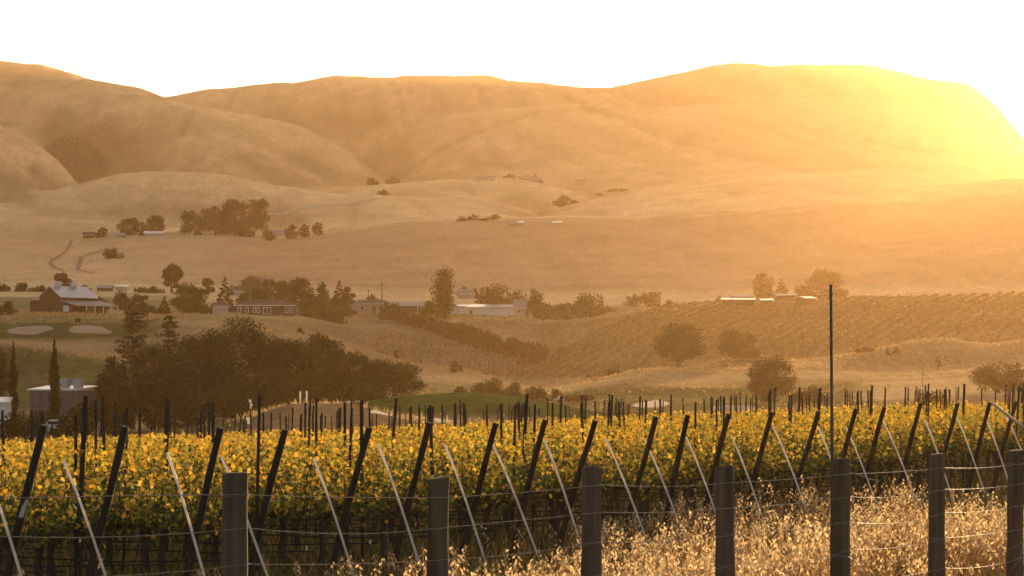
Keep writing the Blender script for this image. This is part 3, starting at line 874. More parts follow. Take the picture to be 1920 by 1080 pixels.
# sprinkler risers under the nearest vines: white cap on a black stem
for k, (x, y, d) in enumerate(((694, 1013, 33), (575, 1025, 32), (1165, 990, 40), (150, 1010, 30))):
    q = P(x, y, d); g = gz(q.x, q.y); q.z = max(q.z, g + .3)
    root = empty('drip_stake', (q.x, q.y, g))
    where = ('left of the second fence post', 'between the first and second fence posts', 'behind the third fence post', 'near the left edge')[k]
    tag(root, f'small black irrigation stake with a white cap {where}', 'stake', 'irrigation stakes under the vines')
    h = q.z - g
    MB().tube([(0.03, 0, -.1), (0.0, 0, h - .04)], .006, 6).build('stem', M_HOSE, root)
    MB().tube([(0, 0, h - .045), (0, 0, h)], [.011, .013], 8).build('cap', M_WHITE, root)

# ================================================================== WIRE FENCE
FD = Vector((.512, .859)).normalized(); F0 = Vector((-1.557, 15.0))
FPX = [(441, 888), (822, 897), (1109, 877), (1359, 875), (1576, 861), (1757, 852), (1905, 845)]
fence = empty('wire_fence', (F0.x, F0.y, gz(F0.x, F0.y)))
tag(fence, 'rustic wire fence with thick round wooden posts along the near edge of the vineyard', 'fence')
def fpos(x):
    a = (x - 960) / F
    s = (a * F0.y - F0.x) / (FD.x - a * FD.y)
    return F0 + FD * s
fp = []
for (x, y) in FPX:
    p = fpos(x); fp.append((p, WZ(y, p.y)))
fp.insert(0, (F0 - FD * 2.1, WZ(890, F0.y - 1.8)))
fp.insert(0, (F0 - FD * 4.2, WZ(890, F0.y - 1.8)))
for k in range(3): p = fp[-1][0] + FD * 2.1; fp.append((p, fp[-1][1] - .02))
fl = Vector(fence.location)
for k, (p, zt) in enumerate(fp):
    g = gz(p.x, p.y); rng = random.Random(k + 5); mb = MB()
    n = 18; pts = []; rad = []
    H = zt - g
    lx = rng.uniform(-.045, .05); ly = rng.uniform(-.03, .03); rk = rng.uniform(.92, 1.10)
    for j in range(11):
        t = j / 10
        pts.append((p.x + lx * (1 - t) - fl.x, p.y + ly * (1 - t) - fl.y, g - .35 + (H + .35) * t - fl.z)); rad.append((.073 + .003 * math.sin(j * 1.7 + k) + .005 * (1 - t)) * rk)
    pts.append((pts[-1][0], pts[-1][1], pts[-1][2] + .006)); rad.append(.062 * rk)
    v0 = len(mb.v); mb.tube(pts, rad, n)
    # worn, split surface and a slightly slanted saw cut at the top
    fl_r = [1 - (.06 if rng.random() < .22 else 0) + rng.uniform(-.012, .012) for _ in range(n)]
    sx, sy = rng.uniform(-.16, .16), rng.uniform(-.10, .10)
    for q in range(v0, len(mb.v)):
        j, kk = divmod(q - v0, n); c0 = pts[j]; v = mb.v[q]
        s_ = fl_r[kk] * (1 + .008 * math.sin(j * 2.1 + kk))
        dx_, dy_ = (v[0] - c0[0]) * s_, (v[1] - c0[1]) * s_
        mb.v[q] = (c0[0] + dx_, c0[1] + dy_, v[2] + ((dx_ * sx + dy_ * sy) if j >= 10 else 0))
    mb.build('post', M_POSTWOOD, fence, smooth=False)
WOFF = [.115, .30, .50, .72, .98]
for w, dz in enumerate(WOFF):
    pts = []
    for k in range(len(fp) - 1):
        (a, za), (b, zb) = fp[k], fp[k + 1]
        rr = random.Random(w * 40 + k); sag = rr.uniform(.004, .022) * (1 + w * .5); up = rr.uniform(-.015, .015)
        side = Vector((FD.y, -FD.x)) * .079
        for j in range(10):
            t = j / 10; q = a.lerp(b, t) + side
            z = (za - dz * (1 + .05 * k / 8)) * (1 - t) + (zb - dz * (1 + .05 * (k + 1) / 8)) * t - sag * 4 * t * (1 - t) + up * math.sin(math.pi * t)
            pts.append((q.x - fl.x, q.y - fl.y, z - fl.z))
    mb = MB(); mb.tube(pts, .0019, 5)
    # staple wraps round each post
    for k, (a, za) in enumerate(fp):
        if (k + w) % 2: continue
        c = []
        for j in range(13):
            an = 2 * math.pi * j / 12
            c.append((a.x + .081 * math.cos(an) - fl.x, a.y + .081 * math.sin(an) - fl.y, za - dz * (1 + .05 * k / 8) - fl.z + .008 * math.sin(an)))
        mb.tube(c, .0020, 4, cap=False)
    mb.build('wire', M_WIRE, fence, smooth=True)
# loose wire ends curling off the fence
def curl(x, y, Y, pts, r=.0024):
    mb = MB(); mb.tube([tuple(P(x + dx, y + dy, Y + k * .06) - fl) for k, (dx, dy) in enumerate(pts)], r, 5)
    mb.build('wire_end', M_WIRE, fence, smooth=True)
curl(1592, 885, 22.1, [(0, 0), (18, 5), (38, 13), (56, 17)], .004)
curl(1545, 1050, 21.0, [(0, 0), (22, -8), (45, -6), (62, 4), (70, 16)])
curl(1780, 1038, 24.3, [(0, 0), (22, -20), (45, -25), (68, -16), (85, 4)])
curl(1858, 1036, 24.9, [(0, 0), (25, -2), (45, -10), (62, -22)])
curl(1410, 1075, 20.2, [(0, 0), (25, -8), (45, -6), (62, 3), (74, 12)])
curl(1895, 1070, 25.2, [(0, 0), (14, -18), (22, -40), (26, -60)])

# tall thin steel pole against the fence post
pq = fpos(1559); pp = pq + Vector((-.01, -.09)); g = gz(pp.x, pp.y)
mb = MB(); mb.tube([(0, 0, -.3), (.004, 0, 1.5), (-.006, 0, WZ(534, pp.y) - g)], [.0145, .0135, .0115], 8)
o = mb.build('steel_pole', M_POLE, smooth=True, loc=(pp.x, pp.y, g))
tag(o, 'tall thin grey steel pole standing against the fifth fence post from the left', 'pole')
# diagonal brace of the right-hand row end
b0 = P(1862, 757, 57.2); b1 = P(1925, 806, 55.0); b2 = b1 + (b1 - b0) * 1.4
b2.z = gz(b2.x, b2.y) - .1
mb = MB(); mb.tube([tuple(b0), tuple(b1), tuple(b2)], .035, 8)
M_BRACE = surf('pale_wood', (.22, .16, .10), (.36, .27, .17), 8, .8, stretch=(1, 1, .1))
o = mb.build('brace_pole', M_BRACE, smooth=True)
tag(o, 'pale wooden brace pole slanting down from a row-end post at the right edge', 'pole')
# strip of tape on the leftmost leaning post
e = ENDS[2]; g = gz(e.x, e.y)
t = .52; c = Vector((e.x + OUT.x * (LEAN * t + .05), e.y + OUT.y * (LEAN * t + .05) - .03, g + PH * t + .1))
mb = MB(); mb.box((0, 0, 0), (.045, .012, .20))
o = mb.build('row_tag', surf('tag_plate', (.30, .30, .30), (.5, .48, .46), 10, .5), loc=c); o.rotation_euler = (0, R(17), ang_out * 0)
tag(o, 'small pale metal row tag fixed to the leftmost leaning post', 'tag')

# ================================================================== GRASS
def blades(name, xs, ys, hs, wid, cols, mat, label, rng, bend=.35):
    n = len(xs); z = gz_arr(xs, ys)
    a = rng.random(n) * 6.283; b = rng.normal(size=n) * bend * hs; b2 = rng.normal(size=n) * bend * hs
    ux, uy = np.cos(a) * wid, np.sin(a) * wid
    V = np.empty((n, 5, 3))
    for j, (s, t, q) in enumerate(((-1, 0, 0), (1, 0, 0), (.7, .6, .35), (0, 1, 1), (-.7, .6, .35))):
        V[:, j, 0] = xs + ux * s + b * q; V[:, j, 1] = ys + uy * s + b2 * q; V[:, j, 2] = z - .02 + hs * t
    o = link(name, np_mesh(name, V.reshape(-1, 3), np.arange(n * 5).reshape(n, 5), mat, cols))
    tag(o, label, 'grass', kind='stuff'); return o
rng = np.random.default_rng(21)
# short green-brown grass under the vines
n = 52000
ys = 24 + 76 * rng.random(n) ** 1.6; xs = ys * rng.uniform(-.215, .215, n)
cols = np.where((rng.random(n) < .45)[:, None], np.array((.13, .14, .04)), np.array((.34, .24, .11))) * (.6 + .8 * rng.random((n, 1)))
blades('vineyard_grass', xs, ys, .08 + .22 * rng.random(n) ** 2, .010 + .00022 * ys, cols, M_GRASS, 'short green and brown grass on the floor of the vineyard', rng)
# wild oats on the verge between fence and vines
def oat_field():
    rng = np.random.default_rng(5)
    N = 5600
    t = rng.uniform(-12, 30, N * 3); lat = rng.uniform(-3.0, 15, N * 3)
    fx = F0.x + FD.x * t - FD.y * lat; fy = F0.y + FD.y * t + FD.x * lat     # lat grows towards the vines
    px = 960 + F * fx / fy
    sE = (fx - E0.x) * ED.y - (fy - E0.y) * ED.x       # >0: on the near side of the row ends
    d = np.clip((px - 560) / 700, 0, 1) ** 1.4 * .95 + .035
    d *= np.clip(.42 + 2.6 * fbm(fx / 1.3, fy / 1.3, 3), .04, 1)
    ok = (lat > .35) & (sE > -.4) & (sE < 30) & (rng.random(N * 3) < d) & (fy > 13) & (np.abs(fx / fy) < .23)
    fx, fy, sE, px = fx[ok], fy[ok], sE[ok], px[ok]
    z = gz_arr(fx, fy); n = len(fx)
    clump = np.clip(.5 + 1.2 * fbm(fx / 2.3 + 40, fy / 2.3, 3), 0, 1)
    H = (.30 + .46 * clump + .30 * rng.random(n) ** 2) * np.where(px < 1250, .80, 1.0)
    Vs, Fs, Cs = [], [], []
    a = rng.random(n) * 6.283; lean = .10 + .28 * rng.random(n)
    dx, dy = np.cos(a) * lean * H, np.sin(a) * lean * H
    def pt(t): return np.stack([fx + dx * t * t, fy + dy * t * t, z + H * t * (1 - .08 * t)], 1)
    wd = np.stack([-np.sin(a), np.cos(a), np.zeros(n)], 1) * .0032
    straw = np.array((.40, .22, .09)); 
    for (t0, t1) in ((0, .5), (.5, 1.0)):
        A, B = pt(t0), pt(t1); Vs.append(np.stack([A - wd, A + wd, B + wd * .7, B - wd * .7], 1)); Cs.append(np.repeat((straw * .9)[None], n, 0))
    # dry leaf blades
    for q in range(3):
        b = rng.random(n) * 6.283; A = pt(.04 + .12 * q); hh = H * rng.uniform(.35, .7, n)
        tip = A + np.stack([np.cos(b) * hh * .5, np.sin(b) * hh * .5, hh * .75], 1)
        ww = np.stack([-np.sin(b), np.cos(b), np.zeros(n)], 1) * .005
        M = (A + tip) / 2 + np.array((0, 0, .05))
        Vs.append(np.stack([A - ww, A + ww, M + ww, M - ww], 1)); Cs.append(np.repeat((straw * .8)[None], n, 0))
        Vs.append(np.stack([M - ww, M + ww, tip + ww * .1, tip - ww * .1], 1)); Cs.append(np.repeat((straw * .8)[None], n, 0))
    # drooping spikelets
    for q in range(12):
        t = .52 + .48 * (q / 11) ** .9
        A = pt(t); b = rng.random(n) * 6.283; rr = (.02 + .05 * (1 - (q / 11))) * (.6 + .8 * rng.random(n))
        c = A + np.stack([np.cos(b) * rr, np.sin(b) * rr, .012 - .03 * rng.random(n)], 1)
        ln = (.024 + .020 * rng.random(n))[:, None]
        ax = np.stack([np.cos(b) * .5, np.sin(b) * .5, -.8 + .5 * rng.random(n)], 1)
        sd = np.cross(ax, rand_dirs(n, rng)); sd /= np.linalg.norm(sd, axis=1)[:, None] + 1e-6
        Vs.append(np.stack([c - ax * ln, c + sd * ln * .34, c + ax * ln, c - sd * ln * .34], 1))
        Cs.append(np.minimum(np.array((.95, .68, .36)) * (.30 + .90 * rng.random((n, 1))), .95))
    V = np.concatenate(Vs).reshape(-1, 3); m = len(V) // 4
    o = link('wild_oats', np_mesh('wild_oats', V, np.arange(m * 4).reshape(m, 4), M_OAT, np.concatenate(Cs)))
    tag(o, 'dry golden wild oats glowing in the sun between fence and vines', 'grass', kind='stuff')
    # low dry thatch beneath
    k = 4; xs = np.repeat(fx, k) + rng.normal(size=n * k) * .16; ys = np.repeat(fy, k) + rng.normal(size=n * k) * .16
    cols = np.array((.34, .19, .08)) * (.4 + .8 * rng.random((n * k, 1)))
    blades('dry_grass', xs, ys, .12 + .30 * rng.random(n * k), np.full(n * k, .0065), cols, M_GRASS, 'low dry straw grass beneath the wild oats', rng, .5)
oat_field()

# tufts of dry grass along the rises of the middle distance
def tufts():
    rng = np.random.default_rng(8)
    n = 230000
    ys = 225 + 660 * rng.random(n) ** .8; xs = ys * rng.uniform(-.22, .22, n)
    px = 960 + F * xs / ys
    nz = fbm(xs / 14, ys / 14, 3)
    w = np.full(n, .12)
    green = ((ys > 278) & (ys < 345) & (px > 650) & (px < 1260)) | ((ys > 505) & (ys < 578) & (px < 300)) | ((ys > 345) & (ys < 440) & (px < 520))
    w[green] = 0
    w[(ys > 440) & (ys < 485) & (px < 330)] = 1.0
    w[(ys > 560) & (ys < 600) & (px > 300) & (px < 900)] = 1.0
    w[(ys > 640) & (ys < 700) & (px < 330)] = 1.0
    w[(ys > 200) & (ys < 268) & (px > 440) & (px < 800)] = 3.0
    w[(ys > 525) & (ys < 560) & (px > 1000)] = .9
    w[(ys > 565) & (ys < 600) & (px > 1480)] = 1.0
    w[(ys > 780) & (ys < 830)] = .9
    w *= np.clip(.5 + 1.6 * nz, .05, 1)
    k = rng.random(n) < w; xs, ys = xs[k], ys[k]; n = len(xs)
    cols = np.array((.46, .32, .16)) * (.55 + .6 * rng.random((n, 1)))
    blades('meadow_grass', xs, ys, (.14 + .34 * rng.random(n) ** 2) * np.where(ys < 275, 1.5, np.clip(ys / 420, .7, 1.5)), .03 + ys * .00024, cols, M_GRASS, 'tufts of tall dry grass on the rises of the valley', rng, .3)
tufts()

# far vineyard on the opposite slope: low rows following the slope
def far_rows():
    rng = np.random.default_rng(9); C = []
    d = np.array((.30, .954)); nrm = np.array((.954, -.30))
    for k in range(-16, 75):
        base = np.array((58.0, 640.0)) + nrm * k * 3.6
        t = np.arange(-95, 190, .9) + rng.uniform(0, .5)
        p = base + d * t[:, None]
        px = 960 + F * p[:, 0] / p[:, 1]
        lim = np.interp(px, [930, 1000, 1180, 1300, 1480, 1640, 1920, 2200], [668, 632, 630, 640, 640, 650, 655, 650])
        top = np.interp(px, [930, 1060, 1200, 1920], [690, 770, 800, 806])
        ok = (p[:, 1] > lim) & (p[:, 1] < top) & (px > 940) & (px < 2150) & (rng.random(len(t)) < .86)
        C.append(p[ok])
    for k in range(40):                                   # small plot of young vines on the left-hand slope
        base = np.array((-34.0, 600.0)) + np.array((.0, 1.0)) * k * 4.2
        t = np.arange(0, 60, 1.2); p = base + np.array((.985, -.17)) * t[:, None]
        px = 960 + F * p[:, 0] / p[:, 1]
        ok = (px > 655) & (px < 985) & (p[:, 1] > np.interp(px, [640, 760, 900, 1000], [600, 606, 618, 632])) & (p[:, 1] < np.interp(px, [640, 760, 1000], [730, 716, 690]))
        C.append(p[ok & (rng.random(len(t)) < .7)])
    C = np.concatenate(C); z = gz_arr(C[:, 0], C[:, 1]); m = 7
    c = np.repeat(np.column_stack([C, z]), m, 0) + rng.normal(size=(len(C) * m, 3)) * np.array((.22, .40, .20)) + np.array((0, 0, .52))
    V, Fc = leaf_cards(c, np.full(len(c), .42), rng, 4)
    cols = np.array((.20, .145, .062)) * (.6 + .7 * rng.random((len(c), 1))) + np.array((.03, .02, 0)) * rng.random((len(c), 1))
    o = link('hillside_vines', np_mesh('hillside_vines', V, Fc, M_TREE, cols))
    tag(o, 'faint rows of low brown vines on the slope across the valley', 'vines', kind='stuff')
far_rows()

# ================================================================== TREES
T = tree
# --- dark clump beyond the vineyard, lower left
G1 = 'dark trees in the clump behind the vineyard'
T('cypress_tree', 'slim dark cypress left of the grey metal shed', 25, 645, 285, 23, 'spire', 'dark', clear=.0, leaf=.15, n=10000)
T('cypress_tree', 'slim dark cypress standing right in front of the grey metal shed', 102, 639, 268, 28, 'spire', 'dark', clear=.0, leaf=.15, n=11000)
def pine(label, x, top, Y, wpx, seed):
    X = WX(x, Y); g = gz(X, Y); H = WZ(top, Y) - g; w = wpx / F * Y
    rng = np.random.default_rng(seed); rr = random.Random(seed)
    root = empty('pine_tree', (X, Y, g)); tag(root, label, 'pine tree', G1)
    mb = MB(); mb.tube([(0, 0, -.4), (.05, 0, H * .35), (-.04, .03, H * .7), (0, 0, H * .99)], [.24, .19, .12, .03], 8)
    C = []; K = []; z = H * .16; w_i = 0
    while z < H * .985:
        t = z / H; L = w * .5 * (1.03 - t) ** .42 * rr.uniform(.5, 1.15); nb = rr.choice((3, 4, 4))
        a0 = rr.uniform(0, 6.28)
        for b in range(nb):
            a = a0 + b * 6.283 / nb + rr.uniform(-.3, .3); l = L * rr.uniform(.55, 1.05)
            dx, dy = math.cos(a), math.sin(a); rise = rr.uniform(.02, .22) * l
            tip = (dx * l, dy * l, z + rise)
            mb.tube([(0, 0, z), (dx * l * .5, dy * l * .5, z + rise * .25), tip], [.045, .03, .012], 5)
            m = int(14 + 30 * l)
            s = .32 + .7 * rng.random(m)
            pts = np.stack([dx * l * s, dy * l * s, z + rise * s ** 1.6], 1) + rng.normal(size=(m, 3)) * np.array((.24, .24, .17)) * (.6 + .5 * l / max(w * .5, .1))
            C.append(pts); K.append(np.full(m, rr.random()))
        z += H * rr.uniform(.032, .055)
    C = np.concatenate(C); K = np.concatenate(K)
    V, Fc = leaf_cards(C, np.full(len(C), .26), rng, 4, aspect=.55)
    lo, hi = np.array((.024, .024, .008)), np.array((.066, .056, .020))
    col = lo + (hi - lo) * (.5 * K + .5 * rng.random(len(C)))[:, None]
    link('crown', np_mesh('crown', V, Fc, M_TREE, col), root)
    mb.build('trunk', M_BARK, root, smooth=True)
pine('open brownish pine with a thin spire top, left of the dark clump', 250, 584, 300, 132, 4)
pine('second open brownish pine, just right of the spired pine', 318, 588, 308, 92, 9)
pine('small ragged brown pine low behind the grey metal shed', 208, 668, 296, 78, 14)
T('broadleaf_tree', 'dark rounded tree between the two open pines', 288, 640, 312, 105, 'round', 'dark', clear=.0, group=G1)
T('broadleaf_tree', 'dark rounded tree right behind the grey metal shed', 222, 680, 312, 90, 'round', 'dark', clear=.0, group=G1)
T('broadleaf_tree', 'dark rounded tree beside the two pines', 372, 620, 292, 175, 'round', 'dark', clear=.0, group=G1, n=9000)
T('broadleaf_tree', 'tallest and widest dark tree in the middle of the clump', 455, 600, 300, 185, 'round', 'dark', clear=.0, group=G1, n=11000)
T('broadleaf_tree', 'dark olive tree right of the tallest tree of the clump', 540, 622, 288, 135, 'round', 'olive', clear=.0, group=G1, n=7000)
T('broadleaf_tree', 'dark tree with a rounded top above the white posts', 605, 625, 320, 120, 'round', 'dark', clear=.0, group=G1, n=6500)
T('broadleaf_tree', 'low dark tree between the white posts and the green mound', 662, 662, 322, 120, 'round', 'dark', clear=.02, group=G1, n=5500)
T('broadleaf_tree', 'low dark tree at the right end of the clump', 740, 670, 326, 140, 'round', 'dark', clear=.0, group=G1, n=7500)
T('broadleaf_tree', 'dark low tree filling the left foot of the clump', 290, 690, 282, 150, 'bush', 'dark', clear=.0, group=G1, n=6500)
T('broadleaf_tree', 'brown-tinged tree cut by the left edge above the white shed', -8, 648, 330, 70, 'round', 'brown', clear=.05, n=3500)
T('shrub', 'yellow-tipped shrub in front of the dark clump', 545, 690, 280, 95, 'bush', 'brown', clear=0, cat='shrub', n=4200)
T('shrub', 'dark shrub filling the foot of the tallest tree', 440, 715, 276, 150, 'bush', 'dark', clear=0, cat='shrub', n=5600)
T('shrub', 'dark shrub at the foot of the tree right of the white posts', 690, 712, 312, 110, 'bush', 'dark', clear=0, cat='shrub', n=4200)
T('shrub', 'dark shrub just behind the two white posts', 600, 700, 300, 100, 'bush', 'dark', clear=0, cat='shrub', n=4200)
T('shrub', 'dark shrub between the mast and the clump', 500, 728, 270, 120, 'bush', 'dark', clear=0, cat='shrub', n=4200)
T('shrub', 'low dark shrub below the rounded tree beside the pines', 350, 735, 272, 110, 'bush', 'dark', clear=0, cat='shrub', n=4600)
T('shrub', 'round glossy bush in front of the grey metal shed', 165, 752, 255, 84, 'round', 'dark', clear=.0, cat='shrub', n=5200)
T('shrub', 'wide low hedge bush at the left edge', 20, 771, 250, 105, 'bush', 'dark', clear=0, cat='shrub', n=4200)
T('shrub', 'low bush between the two cypresses', 66, 778, 256, 62, 'bush', 'dark', clear=0, cat='shrub', n=2800)
T('shrub', 'low bush hiding most of the white car', 118, 782, 252, 60, 'bush', 'dark', clear=0, cat='shrub', n=2800)
T('shrub', 'low bush at the foot of the spired pine', 222, 762, 258, 70, 'bush', 'dark', clear=0, cat='shrub', n=3000)
# --- shrubs behind the green mound
G2 = 'shrubs behind the green mound'
for (x, top, Y, w, lab) in ((862, 722, 425, 34, 'small shrub left of the shrubs behind the green mound'),
        (912, 708, 430, 78, 'largest dark shrub behind the crown of the green mound'),
        (962, 718, 422, 70, 'dark shrub in the middle behind the green mound'),
        (1003, 722, 416, 52, 'dark shrub left of the small pump hut'),
        (1040, 728, 412, 36, 'upright shrub directly behind the small pump hut'),
        (1085, 738, 408, 80, 'low brownish shrub right of the small pump hut')):
    T('shrub', lab, x, top, Y, w, 'bush', 'dark' if x < 1050 else 'brown', clear=0, cat='shrub', group=G2, n=2600)
T('shrub', 'tiny dark bush between the two sand bunkers', 146, 600, 595, 12, 'bush', 'dark', clear=0, cat='shrub')
T('shrub', 'small dark bush on the bright grass ridge', 563, 610, 640, 20, 'bush', 'dark', clear=0, cat='shrub')
T('shrub', 'lone dark bush in the small vine plot', 743, 650, 625, 14, 'bush', 'dark', clear=0, cat='shrub')
T('shrub', 'small dark bush at the bottom of the bowl', 853, 676, 545, 26, 'bush', 'brown', clear=0, cat='shrub')
T('shrub', 'dark bush tucked in the bowl below the far vine rows', 1155, 684, 560, 40, 'bush', 'olive', clear=0, cat='shrub')
# --- right-hand trees
T('oak_tree', 'round oak with a short trunk on the brown rise', 1273, 602, 536, 106, 'round', 'olive', clear=.13, n=7500)
T('oak_tree', 'dome shaped oak without visible trunk, right of the round oak', 1381, 616, 582, 92, 'bush', 'olive', clear=0, n=6500)
T('oak_tree', 'tall backlit tree behind the vine posts left of the steel pole', 1455, 667, 385, 112, 'round', 'brown', clear=.02, n=7500)
T('shrub', 'backlit shrub just left of the steel pole', 1525, 725, 372, 90, 'bush', 'brown', clear=0, cat='shrub', n=3500)
T('oak_tree', 'hazy golden tree at the right edge', 1872, 668, 385, 108, 'round', 'gold', clear=.04, n=6500)
T('shrub', 'hazy golden shrub behind the posts right of the steel pole', 1748, 732, 330, 84, 'bush', 'gold', clear=0, cat='shrub', n=3200)
T('shrub', 'wide brown bush on the crest right of the steel pole', 1622, 650, 572, 44, 'bush', 'brown', clear=0, cat='shrub')
T('shrub', 'left one of two small bushes on the pale crest', 1664, 651, 560, 13, 'bush', 'brown', clear=0, cat='shrub')
T('shrub', 'right one of two small bushes on the pale crest', 1680, 650, 560, 15, 'bush', 'brown', clear=0, cat='shrub')
T('shrub', 'single small bush below the pale crest', 1759, 667, 520, 14, 'bush', 'brown', clear=0, cat='shrub')
# --- around the houses on the plain
G3 = 'trees around the farmhouses'
for (nm, lab, x, top, Y, w, st, ti) in (
  ('tree', 'low wide tree behind the left end of the ranch house', 462, 545, 812, 40, 'bush', 'olive'),
  ('shrub', 'dark scrub under the rounded tree in front of the large dark tree', 395, 576, 730, 44, 'bush', 'olive'),
  ('shrub', 'dense bush between the ranch house and the broad domed tree', 575, 556, 760, 52, 'bush', 'olive'),
  ('tree', 'dense tree behind the sparse ragged tree', 640, 548, 830, 44, 'bush', 'olive'),
  ('tree', 'hazy brown tree in the row behind the pale trees', 350, 536, 1085, 44, 'bush', 'brown'),
  ('tree', 'hazy brown tree right of the pointed conifer', 448, 530, 1085, 40, 'bush', 'brown'),
  ('tree', 'low hazy tree row end left of the tall pale tree', 265, 538, 1085, 40, 'bush', 'brown'),
  ('tree', 'faint tree between the ranch trees', 535, 527, 1085, 44, 'bush', 'brown'),
  ('shrub', 'small shrub at the barn field edge', 246, 566, 720, 26, 'bush', 'olive'),
  ('shrub', 'second small shrub at the barn field edge', 284, 572, 715, 34, 'bush', 'olive'),
  ('tree', 'dark bush left of the red barn', 14, 566, 720, 36, 'bush', 'olive'),
  ('shrub', 'low shrub by the porch of the red barn', 148, 572, 700, 26, 'bush', 'olive'),
  ('tree', 'two-headed tree behind the barn roof', 118, 514, 1080, 46, 'loose', 'brown'),
  ('tree', 'low tree behind the right end of the barn roof', 158, 534, 1080, 30, 'bush', 'brown'),
  ('tree', 'low tree at the far left end of the windbreak', 3, 531, 1080, 26, 'bush', 'brown'),
  ('tree', 'low tree in the windbreak left of the barn', 42, 530, 1080, 34, 'bush', 'brown'),
  ('tree', 'low tree in the windbreak touching the barn roof', 74, 534, 1080, 26, 'bush', 'brown'),
  ('shrub', 'round shrub behind the barn lean-to', 190, 553, 800, 24, 'bush', 'olive'),
  ('tree', 'grey-green tree right of the barn lean-to', 226, 546, 770, 28, 'round', 'grey'),
  ('shrub', 'spreading shrub above the spired pine', 262, 556, 740, 48, 'loose', 'olive'),
  ('tree', 'narrow reddish tree left of the large paired trees', 308, 556, 735, 22, 'cone', 'brown'),
  ('tree', 'tall pale tree rising behind the others left of centre', 322, 499, 1080, 54, 'loose', 'brown'),
  ('tree', 'low brown tree at the foot of the tall pale tree', 286, 535, 1080, 40, 'bush', 'brown'),
  ('tree', 'large dark tree right of the tall pale tree', 352, 530, 800, 64, 'round', 'olive'),
  ('tree', 'rounded tree in front of the large dark tree', 368, 562, 745, 66, 'bush', 'olive'),
  ('tree', 'pale tree between the large dark tree and the pointed conifer', 392, 524, 1080, 36, 'loose', 'brown'),
  ('conifer', 'pointed dark conifer left of the ranch house', 421, 519, 800, 34, 'cone', 'dark'),
  ('shrub', 'dark shrub left of the ranch house front', 428, 568, 742, 40, 'bush', 'olive'),
  ('shrub', 'small shrub below the ranch house windows', 515, 578, 742, 34, 'bush', 'olive'),
  ('tree', 'broad tree behind the left half of the ranch roof', 504, 524, 820, 70, 'round', 'olive'),
  ('tree', 'taller domed tree behind the right half of the ranch roof', 567, 519, 830, 58, 'round', 'olive'),
  ('tree', 'narrow tree right of the taller domed tree', 603, 530, 815, 28, 'tall', 'olive'),
  ('shrub', 'large dark bush right of the ranch house', 605, 562, 745, 64, 'bush', 'olive'),
  ('shrub', 'dark bush beside the long dark-roofed house', 632, 576, 735, 46, 'bush', 'dark'),
  ('conifer', 'thin-topped conifer left of the long dark-roofed house', 636, 526, 800, 38, 'cone', 'dark'),
  ('tree', 'sparse ragged tree left of the utility pole', 657, 537, 790, 34, 'loose', 'brown'),
  ('tree', 'small pale tree behind the long dark-roofed house', 697, 551, 900, 26, 'bush', 'brown'),
  ('tree', 'tall dense dark tree with a flat sided crown in the centre', 832, 504, 795, 49, 'column', 'dark'),
  ('tree', 'low dark tree at the left foot of the tall dense tree', 806, 560, 800, 34, 'bush', 'dark'),
  ('tree', 'tiny hazy tree behind the tall dense tree', 869, 533, 1150, 16, 'bush', 'brown'),
  ('tree', 'slim pale tree behind the white shed', 893, 536, 960, 12, 'loose', 'brown'),
  ('tree', 'pale tree left of the domed tree behind the white shed', 910, 536, 955, 26, 'round', 'brown'),
  ('tree', 'domed dark tree rising behind the white shed', 941, 533, 830, 76, 'bush', 'dark'),
  ('tree', 'narrow lumpy tree right of the white shed', 1004, 543, 805, 32, 'tall', 'olive'),
  ('shrub', 'low dark tree at the foot of the narrow lumpy tree', 1022, 566, 800, 36, 'bush', 'olive'),
  ('shrub', 'rounded bush between the lumpy tree and the wide tree', 1050, 562, 798, 46, 'bush', 'olive'),
  ('tree', 'wide domed tree at the right end of the farm trees', 1106, 548, 800, 66, 'bush', 'olive'),
  ('shrub', 'low bush left of the wide domed tree', 1078, 570, 796, 26, 'bush', 'olive'),
  ('shrub', 'low scrub right of the wide domed tree', 1142, 575, 830, 30, 'bush', 'brown'),
  ('tree', 'hazy tree, left of the hazy pair beyond the crest', 1188, 551, 960, 34, 'bush', 'brown'),
  ('tree', 'hazy tree, right of the hazy pair beyond the crest', 1222, 546, 960, 42, 'bush', 'brown'),
  ('shrub', 'low hazy bush right of the hazy pair', 1256, 565, 930, 34, 'bush', 'brown'),
  ('shrub', 'small hazy bush left of the white roofs', 1349, 551, 880, 16, 'bush', 'brown'),
  ('tree', 'hazy tree above the left white roof', 1430, 513, 980, 40, 'round', 'brown'),
  ('tree', 'hazy pointed tree above the white roofs', 1465, 523, 975, 36, 'cone', 'brown'),
  ('tree', 'hazy low tree left of the large hazy tree', 1506, 532, 980, 44, 'bush', 'brown'),
  ('tree', 'large hazy tree behind the steel pole', 1545, 505, 985, 64, 'round', 'brown'),
  ('shrub', 'hazy bush right of the large hazy tree', 1578, 538, 980, 36, 'bush', 'brown')):
    T(nm, lab, x, top, Y, w * 1.2, st, ti, clear=0, cat='shrub' if nm == 'shrub' else 'tree', group=G3)
